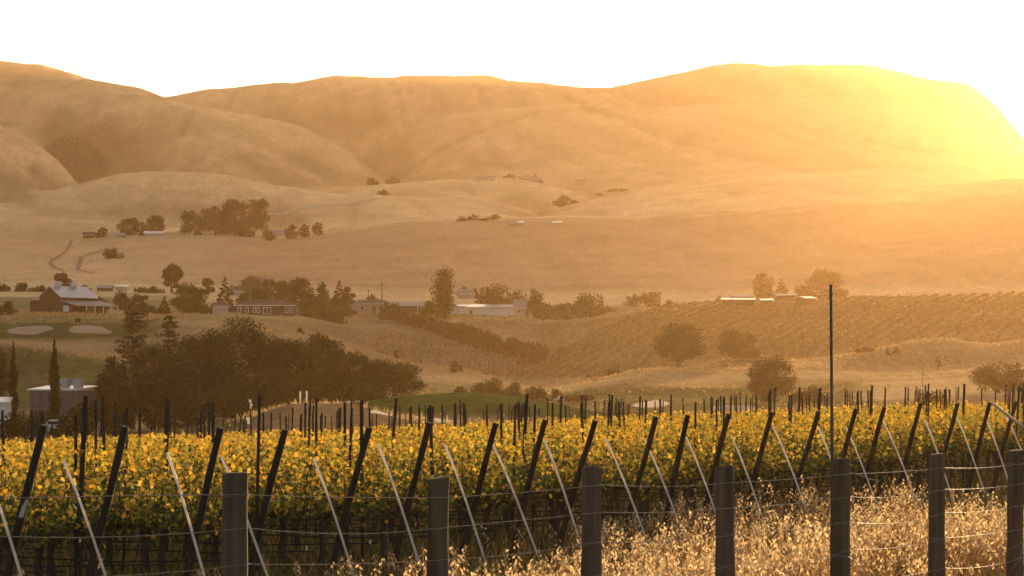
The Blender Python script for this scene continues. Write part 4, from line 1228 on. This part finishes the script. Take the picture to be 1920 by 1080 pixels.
# --- on the slopes
G4 = 'trees around the hillside ranch'
for (lab, x, top, Y, w, st) in (
  ('small hazy tree left of the hillside ranch trees', 190, 425, 1715, 26, 'bush'),
  ('rounded tree above the left ranch roof', 244, 407, 1725, 56, 'round'),
  ('rounded tree left of the second ranch roof', 291, 404, 1735, 40, 'round'),
  ('low tree between the two ranch roofs', 270, 420, 1715, 40, 'bush'),
  ('tree left of the big grove', 357, 394, 1730, 44, 'round'),
  ('broad tree on the left of the big grove', 402, 384, 1735, 66, 'round'),
  ('tallest broad tree in the big grove', 443, 375, 1745, 74, 'round'),
  ('right-hand tree of the big grove, standing higher', 482, 367, 1850, 48, 'round'),
  ('low tree under the right of the big grove', 456, 410, 1718, 48, 'bush'),
  ('low tree under the left of the big grove', 385, 412, 1716, 50, 'bush'),
  ('small bush right of the big grove', 503, 427, 1716, 32, 'bush'),
  ('tree left of the small pale house', 547, 419, 1725, 30, 'bush'),
  ('tree right of the small pale house', 570, 420, 1722, 30, 'bush'),
  ('single round tree right of the small pale house', 596, 417, 1722, 22, 'round'),
  ('lone hazy tree by the dry gully', 210, 464, 1520, 44, 'bush')):
    T('tree', lab, x, top, Y, w, st, 'brown', clear=0, group=G4)
for (lab, x, top, Y, w) in (
  ('leftmost of the small trees on the brown slope crest', 868, 405, 1735, 20),
  ('second of the small trees on the brown slope crest', 889, 400, 1740, 26),
  ('low tree in the middle of the brown slope crest', 908, 409, 1735, 24),
  ('largest of the small trees on the brown slope crest', 928, 401, 1740, 32),
  ('wide hillside oak in the fold left of the big hill', 1055, 365, 2190, 48),
  ('low bush beside the wide hillside oak', 1078, 376, 2190, 20),
  ('lone tree standing in the pale meadow', 720, 354, 2230, 24),
  ('left tree at the mouth of the canyon', 698, 330, 2700, 28),
  ('right tree at the mouth of the canyon', 737, 331, 2700, 30),
  ('small bush at the foot of the big hill', 1122, 361, 2560, 18),
  ('wide scrub bush at the foot of the big hill', 1160, 352, 2600, 46),
  ('small hazy tree beside the distant long barns', 1000, 325, 2620, 36),
  ('hazy bush left of the distant long barns', 958, 326, 2620, 40)):
    T('tree', lab, x, top, Y, w, 'bush', 'brown', clear=0, group='trees scattered on the slopes')
# --- long dark hedge running down the slope
def hedge():
    rng = np.random.default_rng(77)
    line = [(722, 590, 775, 20), (748, 596, 762, 24), (775, 600, 752, 22), (800, 602, 742, 20), (826, 612, 732, 20), (850, 612, 726, 25), (872, 619, 716, 27),
            (895, 622, 708, 24), (918, 627, 702, 22), (940, 632, 694, 21), (962, 636, 688, 21), (982, 640, 682, 22), (1002, 643, 676, 28), (1018, 643, 672, 24)]
    x0, y0, Y0, h0 = line[7]; O = Vector((WX(x0, Y0), Y0, gz(WX(x0, Y0), Y0)))
    B = []
    for k in range(len(line) - 1):
        for t in (0, .33, .66):
            x, y, Y, h = (a + (b - a) * t for a, b in zip(line[k], line[k + 1]))
            X = WX(x, Y); g = gz(X, Y); hh = h / F * Y * rng.uniform(1.05, 1.45)
            for q in range(2):
                B.append(((X - O.x + rng.normal() * .8, Y - O.y + rng.normal() * .8, g - O.z + hh * (.3 + .3 * q)), (1.9, 1.8, hh * rng.uniform(.38, .52))))
    C, k = crown_points(24000, B, rng, .35)
    V, Fc = leaf_cards(C, np.full(len(C), .48), rng, 4)
    lo, hi = (np.array(c) for c in GREENS['dark']); kb = rng.random(len(B))[k]
    col = lo + (hi - lo) * (.5 * kb + .5 * rng.random(len(C)))[:, None]
    o = link('hedge', np_mesh('hedge', V, Fc, M_TREE, col), loc=O)
    tag(o, 'long dark green hedge running down the slope below the white shed', 'hedge')
hedge()
# dark scrub patch in the fold of the left hill
def scrub():
    rng = np.random.default_rng(31); n = 2600
    rr = np.sqrt(-2 * np.log(1 - .88 * rng.random(n))); aa = rng.random(n) * 6.283
    x = 140 + 30 * rr * np.cos(aa); Y = 2940 + 85 * rr * np.sin(aa); X = WX(x, Y); z = gz_arr(X, Y)
    m = 7; C = np.repeat(np.column_stack([X, Y, z + .8]), m, 0) + rng.normal(size=(n * m, 3)) * np.array((2.2, 2.2, .9))
    V, Fc = leaf_cards(C, np.full(n * m, 1.7), rng, 4)
    col = np.array((.36, .245, .135)) * (.75 + .6 * rng.random((n * m, 1)))
    tag(link('hillside_scrub', np_mesh('hillside_scrub', V, Fc, M_TREE, col)), 'dark patch of chaparral in the fold of the left hill', 'scrub', kind='stuff')
scrub()

# ================================================================== BUILDINGS
def paint(name, c, rough=.7, v=.82, stretch=None, scale=1.4):
    return surf(name, tuple(q * v for q in c), c, scale, rough, stretch=stretch)
M_RED = paint('barn_red_boards', (.115, .040, .026), .85, .7, (3, 3, .2), 2.0)
M_DARKW = paint('dark_timber', (.055, .038, .028), .85, .7)
M_TIN = surf('pale_tin_roof', (.50, .50, .52), (.66, .66, .68), .8, .38, .55, stretch=(2, .3, .3))
M_RUSTROOF = surf('brown_shingle_roof', (.085, .045, .035), (.13, .075, .055), 2.5, .85)
M_DARKROOF = surf('dark_roof', (.055, .042, .036), (.085, .066, .056), 2.5, .8)
M_PALEROOF = surf('pale_shingle_roof', (.26, .21, .19), (.34, .28, .25), 2.5, .7)
M_WHITEP = paint('white_paint', (.76, .74, .70), .6, .9)
M_CREAM = paint('cream_wall', (.56, .47, .36), .8, .88)
M_PINK = paint('pinkish_wall', (.52, .34, .27), .8, .88)
M_GREYM = surf('grey_ribbed_metal', (.085,.083,.098), (.13,.125,.145), 1.2, .5, .3, stretch=(3, 3, .15))
M_GLASS = surf('window_glass', (.03, .03, .035), (.06, .055, .055), 2, .08)
M_SAND = surf('bunker_sand', (.26, .18, .125), (.36, .26, .185), .8, .95)
M_PATH = surf('dirt_path', (.34, .25, .17), (.46, .35, .25), 1.2, .95)
M_UNIT = paint('roof_unit_metal', (.42, .42, .45), .5, .85)

def windows(root, spec, wall_y, mat_frame=M_WHITEP):
    """spec: (x, z, w, h) in local metres on the front wall at local y = wall_y"""
    for (x, z, w, h) in spec:
        mb = MB(); t = .14
        mb.box((x, wall_y - .05, z + h / 2 - t / 2), (w, .10, t)); mb.box((x, wall_y - .05, z - h / 2 + t / 2), (w, .10, t))
        mb.box((x - w / 2 + t / 2, wall_y - .05, z), (t, .10, h - 2 * t)); mb.box((x + w / 2 - t / 2, wall_y - .05, z), (t, .10, h - 2 * t))
        if w > 1.3: mb.box((x, wall_y - .05, z), (t * .6, .09, h - 2 * t))
        f = mb.build('window', mat_frame, root)
        MB().box((x, wall_y - .015, z), (w - 2 * t, .03, h - 2 * t)).build('pane', M_GLASS, f)

def house(name, label, x0, x1, eave, ridge, base, Y, depth, mwall, mroof, rot=0, wins=(), over=.5, doors=(), ribs=(), cat='house', kind='gable', chimney=None, group=None):
    """long side towards the viewer; pixel rows for eave, ridge and base"""
    xc = (x0 + x1) / 2
    if base and Y > 700: Y = hit(xc, base, max(705, Y * .84), Y * 1.16)
    X = WX(xc, Y); w = (x1 - x0) / F * Y; g = gz(X, Y)
    zb = g - .2
    ze = WZ(eave, Y) - zb; zr = WZ(ridge, Y) - zb
    ze = max(ze, 1.6); zr = max(zr, ze + .5)
    root = empty(name, (X, Y, zb), R(rot)); tag(root, label, cat, group)
    mb = MB(); mb.box((0, 0, ze / 2 - .3), (w, depth, ze + .6))
    if kind == 'gable':
        for s in (-1, 1):
            b = len(mb.v)
            for q in ((s * (w / 2 - .02), -depth / 2, ze), (s * (w / 2 - .02), depth / 2, ze), (s * (w / 2 - .02), 0, zr - .05)): mb.v.append(q)
            for q in ((s * (w / 2 - .2), -depth / 2, ze), (s * (w / 2 - .2), depth / 2, ze), (s * (w / 2 - .2), 0, zr - .05)): mb.v.append(q)
            mb.f += [[b, b + 1, b + 2], [b + 3, b + 5, b + 4], [b, b + 2, b + 5, b + 3], [b + 1, b + 4, b + 5, b + 2]]
    mb.build('wall', mwall, root)
    r = MB(); d = depth / 2 + over; hw = w / 2 + over; t = .16
    drop = (zr - ze) * over / (depth / 2)
    if kind == 'gable':
        r.slab([(-hw, -d, ze - drop + .03), (hw, -d, ze - drop + .03), (hw, 0, zr + .03), (-hw, 0, zr + .03)], t)
        r.slab([(-hw, .004, zr + .03), (hw, .004, zr + .03), (hw, d, ze - drop + .03), (-hw, d, ze - drop + .03)], t)
    elif kind == 'hip':
        k = depth * .45
        b = len(r.v)
        for z in (0, .001):
            for q in ((-hw, -d, ze + .03 + z), (hw, -d, ze + .03 + z), (hw, d, ze + .03 + z), (-hw, d, ze + .03 + z)): r.v.append(q)
        r.v += [(-hw + k, 0, zr), (hw - k, 0, zr)]
        r.f += [[0, 3, 2, 1], [4, 5, 9, 8], [5, 6, 9], [6, 7, 8, 9], [7, 4, 8], [0, 1, 5, 4], [1, 2, 6, 5], [2, 3, 7, 6], [3, 0, 4, 7]]
    else:                                   # shed roof: high edge at the back or front
        r.slab([(-hw, -d, ze + .03), (hw, -d, ze + .03), (hw, d, zr + .03), (-hw, d, zr + .03)], t)
    rf = r.build('roof', mroof, root)
    f = MB(); f.box((0, -d - .04, ze - (drop if kind == 'gable' else 0) + .1), (2 * hw, .07, .24)); f.build('fascia', M_WHITEP, root)
    if chimney is not None:
        MB().box((chimney, 0, zr + .35), (.7, .7, 1.3)).build('chimney', M_RUSTROOF, rf)
    windows(root, wins, -depth / 2)
    for (x, dw, dh) in doors: MB().box((x, -depth / 2 - .04, dh / 2), (dw, .08, dh)).build('door', M_DARKW, root)
    for x in ribs: MB().box((x, -depth / 2 - .03, ze / 2 - .05), (.12, .06, ze - .1)).build('trim', M_WHITEP, root)
    return root

# red barn with a raised centre and lean-to roofs
def barn():
    Y = 722; X, g = WX(95, Y), gz(WX(95, Y), Y)
    k = Y / F
    root = empty('barn', (X, Y, g - .1), -R(39))
    tag(root, 'dark red barn with a pale tin roof, two roof vents and side lean-tos', 'barn')
    zb = g - .1
    ze = WZ(556, Y) - zb; zr = WZ(537, Y) - zb; zl = WZ(564, Y) - zb; zl2 = WZ(574, Y) - zb
    W = 8.2; L = 12.5; wl = 4.4; wr = 6.6
    hw = W / 2
    mb = MB(); mb.prism([(-hw, -.6), (hw, -.6), (hw, ze), (0, zr - .1), (-hw, ze)], 0, L); mb.build('wall', M_RED, root)
    mb = MB(); mb.prism([(-hw - wl, -.6), (-hw - .01, -.6), (-hw - .01, ze - 1.1), (-hw - wl, zl)], .05, L - .05); mb.build('lean_to', M_RED, root)
    mb = MB(); mb.prism([(hw + .01, -.6), (hw + wr - 2.0, -.6), (hw + wr - 2.0, zl2 + .25), (hw + .01, ze - 1.25)], .05, L - .05); mb.build('lean_to', M_RED, root)
    o = .55; t = .14
    mb = MB()
    sl = (zr - ze) / hw
    mb.slab([(0, -o, zr), (hw + o, -o, ze - sl * o), (hw + o, L + o, ze - sl * o), (0, L + o, zr)], t)
    mb.slab([(-.004, -o, zr), (-.004, L + o, zr), (-hw - o, L + o, ze - sl * o), (-hw - o, -o, ze - sl * o)], t)
    rf = mb.build('roof', M_TIN, root)
    for y in (L * .22, L * .66):
        v = MB(); v.box((0, y, zr + .35), (1.3, 1.3, .9)); v.prism([(-.85, zr + .8), (.85, zr + .8), (0, zr + 1.45)], y - .85, y + .85)
        v.build('vent', M_TIN, rf)
    mb = MB(); mb.slab([(-hw - .03, -o, ze - 1.0), (-hw - .03, L + o, ze - 1.0), (-hw - wl - .5, L + o, zl + .02), (-hw - wl - .5, -o, zl + .02)], t); mb.build('lean_to_roof', M_PALEROOF, root)
    mb = MB(); mb.slab([(hw + .03, -o, ze - 1.15), (hw + wr + .4, -o, zl2 - .1), (hw + wr + .4, L + 2.2, zl2 - .1), (hw + .03, L + 2.2, ze - 1.15)], t); mb.build('lean_to_roof', M_PALEROOF, root)
    for y in (.2, 3.2, 6.2, 9.2, 12.2, L + 1.9):
        MB().box((hw + wr + .1, y, zl2 / 2 - .35), (.22, .22, zl2 + .4)).build('porch_post', M_WHITEP, root)
    # window in the right lean-to gable wall
    mb = MB(); xw = hw + 2.1; z = 1.55
    for (cx, cz, sx, sz) in ((xw, z + .72, 2.3, .16), (xw, z - .72, 2.3, .16), (xw - 1.07, z, .16, 1.28), (xw + 1.07, z, .16, 1.28), (xw, z, .10, 1.28)): mb.box((cx, -.0, cz), (sx, .10, sz))
    f = mb.build('window', M_WHITEP, root); MB().box((xw, .02, z), (2.0, .05, 1.3)).build('pane', M_WHITEP, f)
    mb = MB(); mb.box((0, -.05, 1.5), (3.0, .09, 3.0)); mb.build('door', M_DARKW, root)
barn()

house('ranch_house', 'long low ranch house with brown roof and white framed windows', 443, 552, 574, 561, 590, 770, 9, M_RED, M_RUSTROOF, 4,
      wins=((-7.0, 1.45, .9, 1.5), (-4.9, 1.45, .9, 1.5), (-2.9, 1.45, .8, 1.5), (-1.9, 1.45, .8, 1.5), (.55, 1.25, 2.2, 1.9), (6.0, 1.45, .9, 1.6), (7.3, 1.45, .8, 1.6)), kind='hip', chimney=2.0)
house('farmhouse', 'long house with a dark flat roof and pinkish front by the utility pole', 655, 738, 571, 562, 586, 790, 8, M_PINK, M_DARKROOF, -3, doors=((1.2, .9, 2.0), (4.2, .8, 2.0)),
      wins=((3.0, 1.4, 1.2, 1.2), (5.4, 1.4, 1.0, 1.2), (-2.5, 1.4, 1.2, 1.2)), kind='hip')
house('shed', 'dark open shed with a pale roof left of the tall dense tree', 738, 800, 574, 566, 586, 800, 6.5, M_DARKW, M_PALEROOF, 3, doors=((-2.5, 1.6, 1.8),), ribs=(2.2,), wins=((3.6, 1.5, .9, 1.0),), cat='shed', kind='shed')
house('shed', 'small white shed at the foot of the tall dense tree', 842, 858, 577, 573, 588, 812, 3, M_WHITEP, M_PALEROOF, 0, wins=((0, 1.1, .6, .6),), cat='shed')
house('farmhouse', 'hazy pale-roofed house beyond the tall dense tree', 860, 887, 552, 543, 560, 1130, 9, M_PINK, M_PALEROOF, 8, wins=((0, 1.2, 1.4, 1.0),))
house('shed', 'long white metal shed with a bright sloping roof edge', 879, 969, 577, 571, 590, 792, 7, M_WHITEP, M_TIN, -7, cat='shed', kind='shed', doors=((-6.3, .9, 1.5),), ribs=(-4, -1, 2, 5))
house('shed', 'short white annexe at the left end of the long white shed', 860, 873, 575, 573, 588, 790, 5, M_WHITEP, M_TIN, 0, cat='shed', kind='shed')
house('farmhouse', 'small house with a pale roof right of the white shed', 965, 996, 577, 563, 592, 818, 8, M_CREAM, M_PALEROOF, 0, doors=((1.2, 1.0, 2.0),), wins=((-1.2, 1.4, 1.0, .9),))
house('barn', 'hazy brown barn with a bright roof tip above the ranch house', 464, 492, 528, 518, 545, 1020, 10, M_RED, M_RUSTROOF, 62, cat='barn')
house('farmhouse', 'hazy pinkish house between the conifer and the ranch trees', 440, 470, 546, 538, 556, 960, 7, M_PINK, M_RUSTROOF, 0, wins=((0, 1.2, 1.2, 1.0),))
house('shed', 'low pale house with a thin roof edge left of the ranch house', 402, 424, 575, 569, 592, 765, 5, M_CREAM, M_RUSTROOF, 20, cat='shed')
G5 = 'bright low roofs among the hazy trees'
house('greenhouse', 'bright white low roof right of the red barn', 219, 239, 538, 535, 546, 1080, 5, M_CREAM, M_TIN, 0, cat='shed', kind='shed')
house('shed', 'dull low roof just left of the bright white roof', 184, 210, 540, 536, 546, 1085, 6, M_RED, M_PALEROOF, 0, cat='shed')
house('shed', 'longest bright white roof, left of the roofs on the right-hand crest', 1355, 1413, 565, 561, 572, 905, 6, M_DARKW, M_TIN, 0, cat='shed', kind='shed', group=G5)
house('shed', 'short bright white roof in the middle of the right-hand crest', 1428, 1447, 566, 563, 573, 900, 5, M_DARKW, M_TIN, 0, cat='shed', kind='shed', group=G5)
house('shed', 'thin long pale roof behind the bright roofs on the right-hand crest', 1370, 1412, 557, 554, 570, 960, 5, M_DARKW, M_PALEROOF, 0, cat='shed', kind='shed', group=G5)
house('shed', 'thin pale roof between the hazy trees on the right-hand crest', 1455, 1488, 561, 558, 572, 950, 5, M_DARKW, M_PALEROOF, 0, cat='shed', kind='shed', group=G5)
house('shed', 'tilted bright roof nearest the steel pole on the right-hand crest', 1500, 1520, 563, 557, 572, 930, 7, M_DARKW, M_TIN, 20, cat='shed', group=G5)
G6 = 'hazy ranch roofs on the hillside'
for (lab, x0, x1, e, r, Y, mr) in (
  ('hazy pale roof at the left of the hillside ranch', 213, 233, 441, 437, 1708, M_PALEROOF),
  ('bright white roof in the middle of the hillside ranch', 273, 307, 438, 434, 1705, M_TIN),
  ('short bright roof left of the big grove', 336, 354, 432, 429, 1712, M_TIN),
  ('dull low roof under the big grove', 380, 400, 436, 432, 1706, M_PALEROOF),
  ('small brown house tip left of the hillside ranch', 158, 176, 441, 435, 1708, M_RUSTROOF),
  ('small pale house right of the big grove', 512, 548, 437, 432, 1706, M_PALEROOF),
  ('small house among the trees on the brown slope crest', 950, 972, 417, 412, 1728, M_PALEROOF),
  ('tiny bright shed right of the trees on the brown slope crest', 972, 980, 418, 415, 1722, M_TIN),
  ('tiny bright roof alone on the brown slope crest', 1038, 1052, 418, 415, 1722, M_TIN),
  ('distant long pale barn at the left below the big hill', 890, 928, 333, 330, 2600, M_PALEROOF),
  ('distant dull barn among bushes below the big hill', 975, 1012, 334, 331, 2600, M_PALEROOF),
  ('distant pale house at the right below the big hill', 1078, 1098, 341, 337, 2560, M_PALEROOF)):
    house('ranch_building', lab, x0, x1, e, r, e + 5, Y, 9, M_CREAM if mr != M_RUSTROOF else M_RED, mr, 0, cat='building', group=G6, over=.8)

# grey metal building with roof units, lower left
def grey_shed():
    Y = 292; X = WX(118, Y); g = gz(X, Y); k = Y / F
    root = empty('metal_shed', (X, Y, g - .1), R(-16)); tag(root, 'grey ribbed metal shed with a flat roof and two rooftop units behind a cypress', 'shed')
    zb = g - .1; w = 5.7; d = 4.6; h = WZ(732, Y) - zb
    mb = MB(); mb.box((0, 0, h / 2 - .3), (w, d, h + .6))
    for q in range(19): mb.box((-w / 2 + .15 + q * (w - .3) / 18, -d / 2 - .018, h / 2), (.07, .035, h - .3))
    mb.build('wall', M_GREYM, root)
    r = MB(); r.slab([(-w / 2 - .2, -d / 2 - .25, h), (w / 2 + .2, -d / 2 - .25, h), (w / 2 + .2, d / 2 + .2, h + .35), (-w / 2 - .2, d / 2 + .2, h + .35)], .16)
    rf = r.build('roof', M_TIN, root)
    for (x, y, s) in ((.15, .2, .9), (1.75, .2, .9)):
        u = MB(); u.box((x, y, h + .9), (1.0 * s, 1.0, .62)); u.box((x, y, h + 1.25), (1.1 * s, 1.1, .08)); u.box((x, y, h + .45), (.8, .8, .35))
        u.build('roof_unit', M_UNIT, root)
    windows(root, ((.55, h - .95, .8, .7),), -d / 2 - .04, M_DARKW)
    MB().box((-1.2, -d / 2 - .05, 1.2), (2.2, .1, 2.9)).build('door', M_DARKW, root)
grey_shed()
house('shed', 'small white shed with a pale flat roof at the left edge', -25, 19, 757, 752, 800, 280, 3, M_WHITEP, M_TIN, 6, cat='shed', kind='shed', wins=((.6, 1.9, .5, .7),), over=.15)
# wire mesh fence line beside the grey shed
def yard_fence():
    Y = 272; n = 9; a = P(30, 762, Y); b = P(150, 764, Y)
    root = empty('yard_fence', (a.x, Y, gz(a.x, Y))); tag(root, 'thin dark yard fence of posts and rails in front of the grey shed', 'fence')
    g0 = root.location.z
    for q in range(n):
        x = (b.x - a.x) * q / (n - 1); MB().tube([(x, 0, -.3), (x, 0, a.z - g0)], .03, 6).build('post', M_STEEL, root)
    for dz in (.05, .9, 1.8):
        MB().tube([(0, -.03, a.z - g0 - dz), (b.x - a.x, -.03, b.z - g0 - dz)], .014, 5).build('rail', M_STEEL, root)
yard_fence()
# small white car parked by the shed
def car():
    Y = 262; X = WX(104, Y); g = gz(X, Y)
    root = empty('parked_car', (X, Y, g), R(8)); tag(root, 'small white car parked behind the cypress, mostly hidden by vines', 'car')
    Mc = paint('car_white', (.70, .70, .70), .35, .95)
    sec = [(-2.05, .35, .78), (-1.9, .3, .88), (-1.1, .28, .95), (-.6, .28, 1.42), (.5, .28, 1.46), (1.25, .28, .98), (1.95, .3, .92), (2.1, .36, .62)]
    mb = MB(); b = 0; m = len(sec)
    for s, ins in ((-.84, 0), (.84, 0)):
        for (x, z0, z1) in sec:
            mb.v.append((x, s, z0)); mb.v.append((x, s * (.84 if z1 > 1.1 else .97), z1))
    for q in range(m - 1):
        i = 2 * q; j = 2 * m + 2 * q
        mb.f += [[i, i + 2, i + 3, i + 1], [j, j + 1, j + 3, j + 2], [i + 1, i + 3, j + 3, j + 1], [i, j, j + 2, i + 2]]
    mb.f += [[0, 1, 2 * m + 1, 2 * m], [2 * m - 2, 4 * m - 2, 4 * m - 1, 2 * m - 1]]
    mb.build('body', Mc, root)
    MB().box((-.05, -.80, 1.16), (1.35, .04, .32)).build('window', M_GLASS, root)
    MB().box((-.05, .80, 1.16), (1.35, .04, .32)).build('window', M_GLASS, root)
    for x in (-1.3, 1.3):
        for s in (-1, 1):
            MB().tube([(x, s * .70, .31), (x, s * .87, .31)], [.31, .31], 16).build('wheel', M_HOSE, root)
car()

# ================================================================== SMALL THINGS BEYOND THE VINES
def upole(name, label, x, top, Y, r, arms=1):
    X = WX(x, Y); g = gz(X, Y); H = WZ(top, Y) - g
    root = empty(name, (X, Y, g)); tag(root, label, 'utility pole', 'utility poles')
    MB().tube([(0, 0, -.5), (0, 0, H)], [r, r * .7], 8).build('pole', M_POLE, root)
    for a in range(arms): MB().box((0, -.2, H - .5 - a * .9), (2.2, .14, .16)).build('crossarm', M_POLE, root)
upole('utility_pole', 'taller utility pole with a crossarm left of the tall dense tree', 716, 529, 800, .19)
upole('utility_pole', 'short faint utility pole left of the taller one', 691, 543, 880, .15)
upole('utility_pole', 'thin bare pole beside the lower end of the hedge', 1018, 592, 690, .10, 0)
upole('utility_pole', 'thin faint pole in the golden haze at the right', 1730, 688, 420, .06, 0)
def weather_station():
    Y = 175; X = WX(470, Y); g = gz(X, Y); H = WZ(752, Y) - g
    root = empty('weather_station', (X, Y, g)); tag(root, 'white weather station mast with a box, standing behind the vine posts', 'mast')
    MB().tube([(0, 0, -.2), (0, 0, H)], [.05, .04], 8).build('mast', M_WHITE, root)
    MB().box((-.17, -.06, WZ(789, Y) - g), (.24, .18, .42)).build('box', M_WHITE, root)
    MB().tube([(0, 0, H - .10), (-.04, 0, H + .02), (-.10, 0, H + .10)], [.07, .10, .05], 8).build('sensor', M_WHITE, root)
    MB().tube([(.02, 0, H - .28), (.12, 0, H - .22)], [.05, .05], 8).build('sensor', M_WHITE, root)
weather_station()
for (x, t, b, w) in ((563, 734, 751, 'left'), (575, 733, 750, 'right')):
    Y = 234; X = WX(x, Y); g = gz(X, Y); H = WZ(t, Y) - g
    o = MB().tube([(0, 0, -.2), (0, 0, H - .04), (0, 0, H)], [.075, .075, .06], 10).build('white_post', M_WHITE, smooth=True, loc=(X, Y, g))
    tag(o, f'{w} one of two short white posts on the dry grass bank', 'post', 'two white posts on the grass bank')
def hut():
    Y = 402; X = WX(1048, Y); g = gz(X, Y); w = 1.25; H = max(WZ(755, Y) - g, 1.0)
    root = empty('pump_hut', (X, Y, g - .05), R(12)); tag(root, 'tiny pale wooden pump hut with a round knob beside the green mound', 'hut')
    Mh = paint('hut_boards', (.36, .28, .22), .85, .8)
    MB().box((0, 0, H * .35), (w, w, H * .7)).build('wall', Mh, root)
    mb = MB(); mb.box((0, 0, H * .85), (w * 1.25, w * 1.25, H * .3), top=(.25, .25)); rf = mb.build('roof', M_PALEROOF, root)
    MB().tube([(0, 0, H), (0, 0, H + .12), (0, 0, H + .22)], [.05, .10, .04], 8).build('knob', M_WHITE, rf)
    MB().box((0, -w / 2 - .02, H * .32), (w * .45, .04, H * .55)).build('door', M_DARKW, root)
hut()

# ================================================================== GROUND PATCHES
drape('sand_bunker', [(10, 621), (25, 615), (55, 612), (85, 611), (101, 615), (100, 619), (82, 622), (72, 628), (45, 628), (18, 626)], 480, 640, M_SAND, .12, 'left pale sand bunker below the red barn', 'bunker')
drape('sand_bunker', [(129, 618), (140, 611), (165, 610), (188, 612), (200, 618), (212, 621), (206, 627), (180, 626), (150, 626), (132, 624)], 480, 640, M_SAND, .12, 'right pale sand bunker below the red barn', 'bunker')
drape('sand_bunker', [(1180, 762), (1205, 755), (1232, 750), (1252, 754), (1256, 759), (1240, 764), (1205, 766)], 330, 470, M_SAND, .10, 'pale sand bunker behind the vine posts right of centre', 'bunker')
drape('sand_bunker', [(1330, 764), (1360, 759), (1400, 760), (1425, 766), (1400, 774), (1350, 775)], 300, 470, M_SAND, .03, 'second pale sand bunker left of the tall backlit tree', 'bunker')
drape('path', [(690, 771), (740, 776), (800, 782), (860, 789), (862, 794), (800, 789), (740, 782), (690, 776)], 200, 320, M_PATH, .06, 'pale dirt path along the foot of the green mound', 'path')
drape('path', [(620, 756), (650, 751), (680, 749), (680, 753), (650, 756), (625, 760)], 240, 380, M_PATH, .06, 'short pale path below the dark clump', 'path')

def ribbon(name, pts, Ya, Yb, wid, mat, label, cat):
    P2 = []
    for (x, y) in pts:
        Y = hit(x, y, Ya, Yb); P2.append(Vector((WX(x, Y), Y)))
    q = []
    for a, b in zip(P2[:-1], P2[1:]):
        n = max(2, int((b - a).length / 6))
        q += [a.lerp(b, i / n) for i in range(n)]
    q.append(P2[-1]); V = []; Fs = []
    for i, p in enumerate(q):
        t = (q[min(i + 2, len(q) - 1)] - q[max(i - 2, 0)]).normalized(); n = Vector((-t.y, t.x))
        for s in (-1, -.33, .33, 1):
            w = wid * (.7 + .5 * abs(math.sin(i * .7)))
            r = p + n * w * s; V.append((r.x, r.y, gz(r.x, r.y) + .35))
    for i in range(len(q) - 1):
        for k in range(3): Fs.append([i * 4 + k, i * 4 + k + 1, i * 4 + k + 5, i * 4 + k + 4])
    o = link(name, np_mesh(name, V, np.array(Fs), mat, smooth=True)); tag(o, label, cat, kind='structure')
M_GULLY = surf('gully_brush', (.17, .105, .06), (.24, .155, .09), .12, .95)
M_TRACK = surf('pale_track', (.50, .38, .24), (.62, .47, .30), .1, .95)
ribbon('dry_creek', [(134, 450), (130, 462), (121, 474), (98, 488), (95, 494), (103, 503), (122, 510)], 1205, 1720, .9, M_GULLY, 'dark dry creek winding down the left slope', 'creek')
ribbon('dry_creek', [(205, 467), (172, 476), (153, 482), (149, 495), (146, 507), (178, 513)], 1205, 1720, .9, M_GULLY, 'dark brush lined gully below the lone hazy tree', 'creek')
ribbon('dirt_track', [(505, 402), (560, 394), (620, 385), (680, 378), (722, 373)], 1750, 2300, 3.5, M_TRACK, 'pale dirt track climbing to the lone meadow tree', 'track')

# ------------------------------------------------------------------ haze (evening air, one closed box)
HAZE_DENSITY = 0.75e-4
def build_haze():
    mb = MB()
    x0, x1, y0, y1, z0, z1 = -1900, 2600, -70, 6900, -60, 760
    mb.box(((x0 + x1) / 2, (y0 + y1) / 2, (z0 + z1) / 2), (x1 - x0, y1 - y0, z1 - z0))
    m = bpy.data.materials.new('evening_haze'); m.use_nodes = True
    nt = m.node_tree; nt.nodes.clear()
    out = nt.nodes.new('ShaderNodeOutputMaterial'); v = nt.nodes.new('ShaderNodeVolumePrincipled')
    v.inputs['Color'].default_value = (1.0, .625, .285, 1)
    v.inputs['Density'].default_value = HAZE_DENSITY
    v.inputs['Anisotropy'].default_value = .735
    nt.links.new(v.outputs[0], out.inputs['Volume'])
    o = mb.build('haze', m)
    tag(o, 'warm golden evening haze filling the valley', 'haze', kind='stuff')
build_haze()
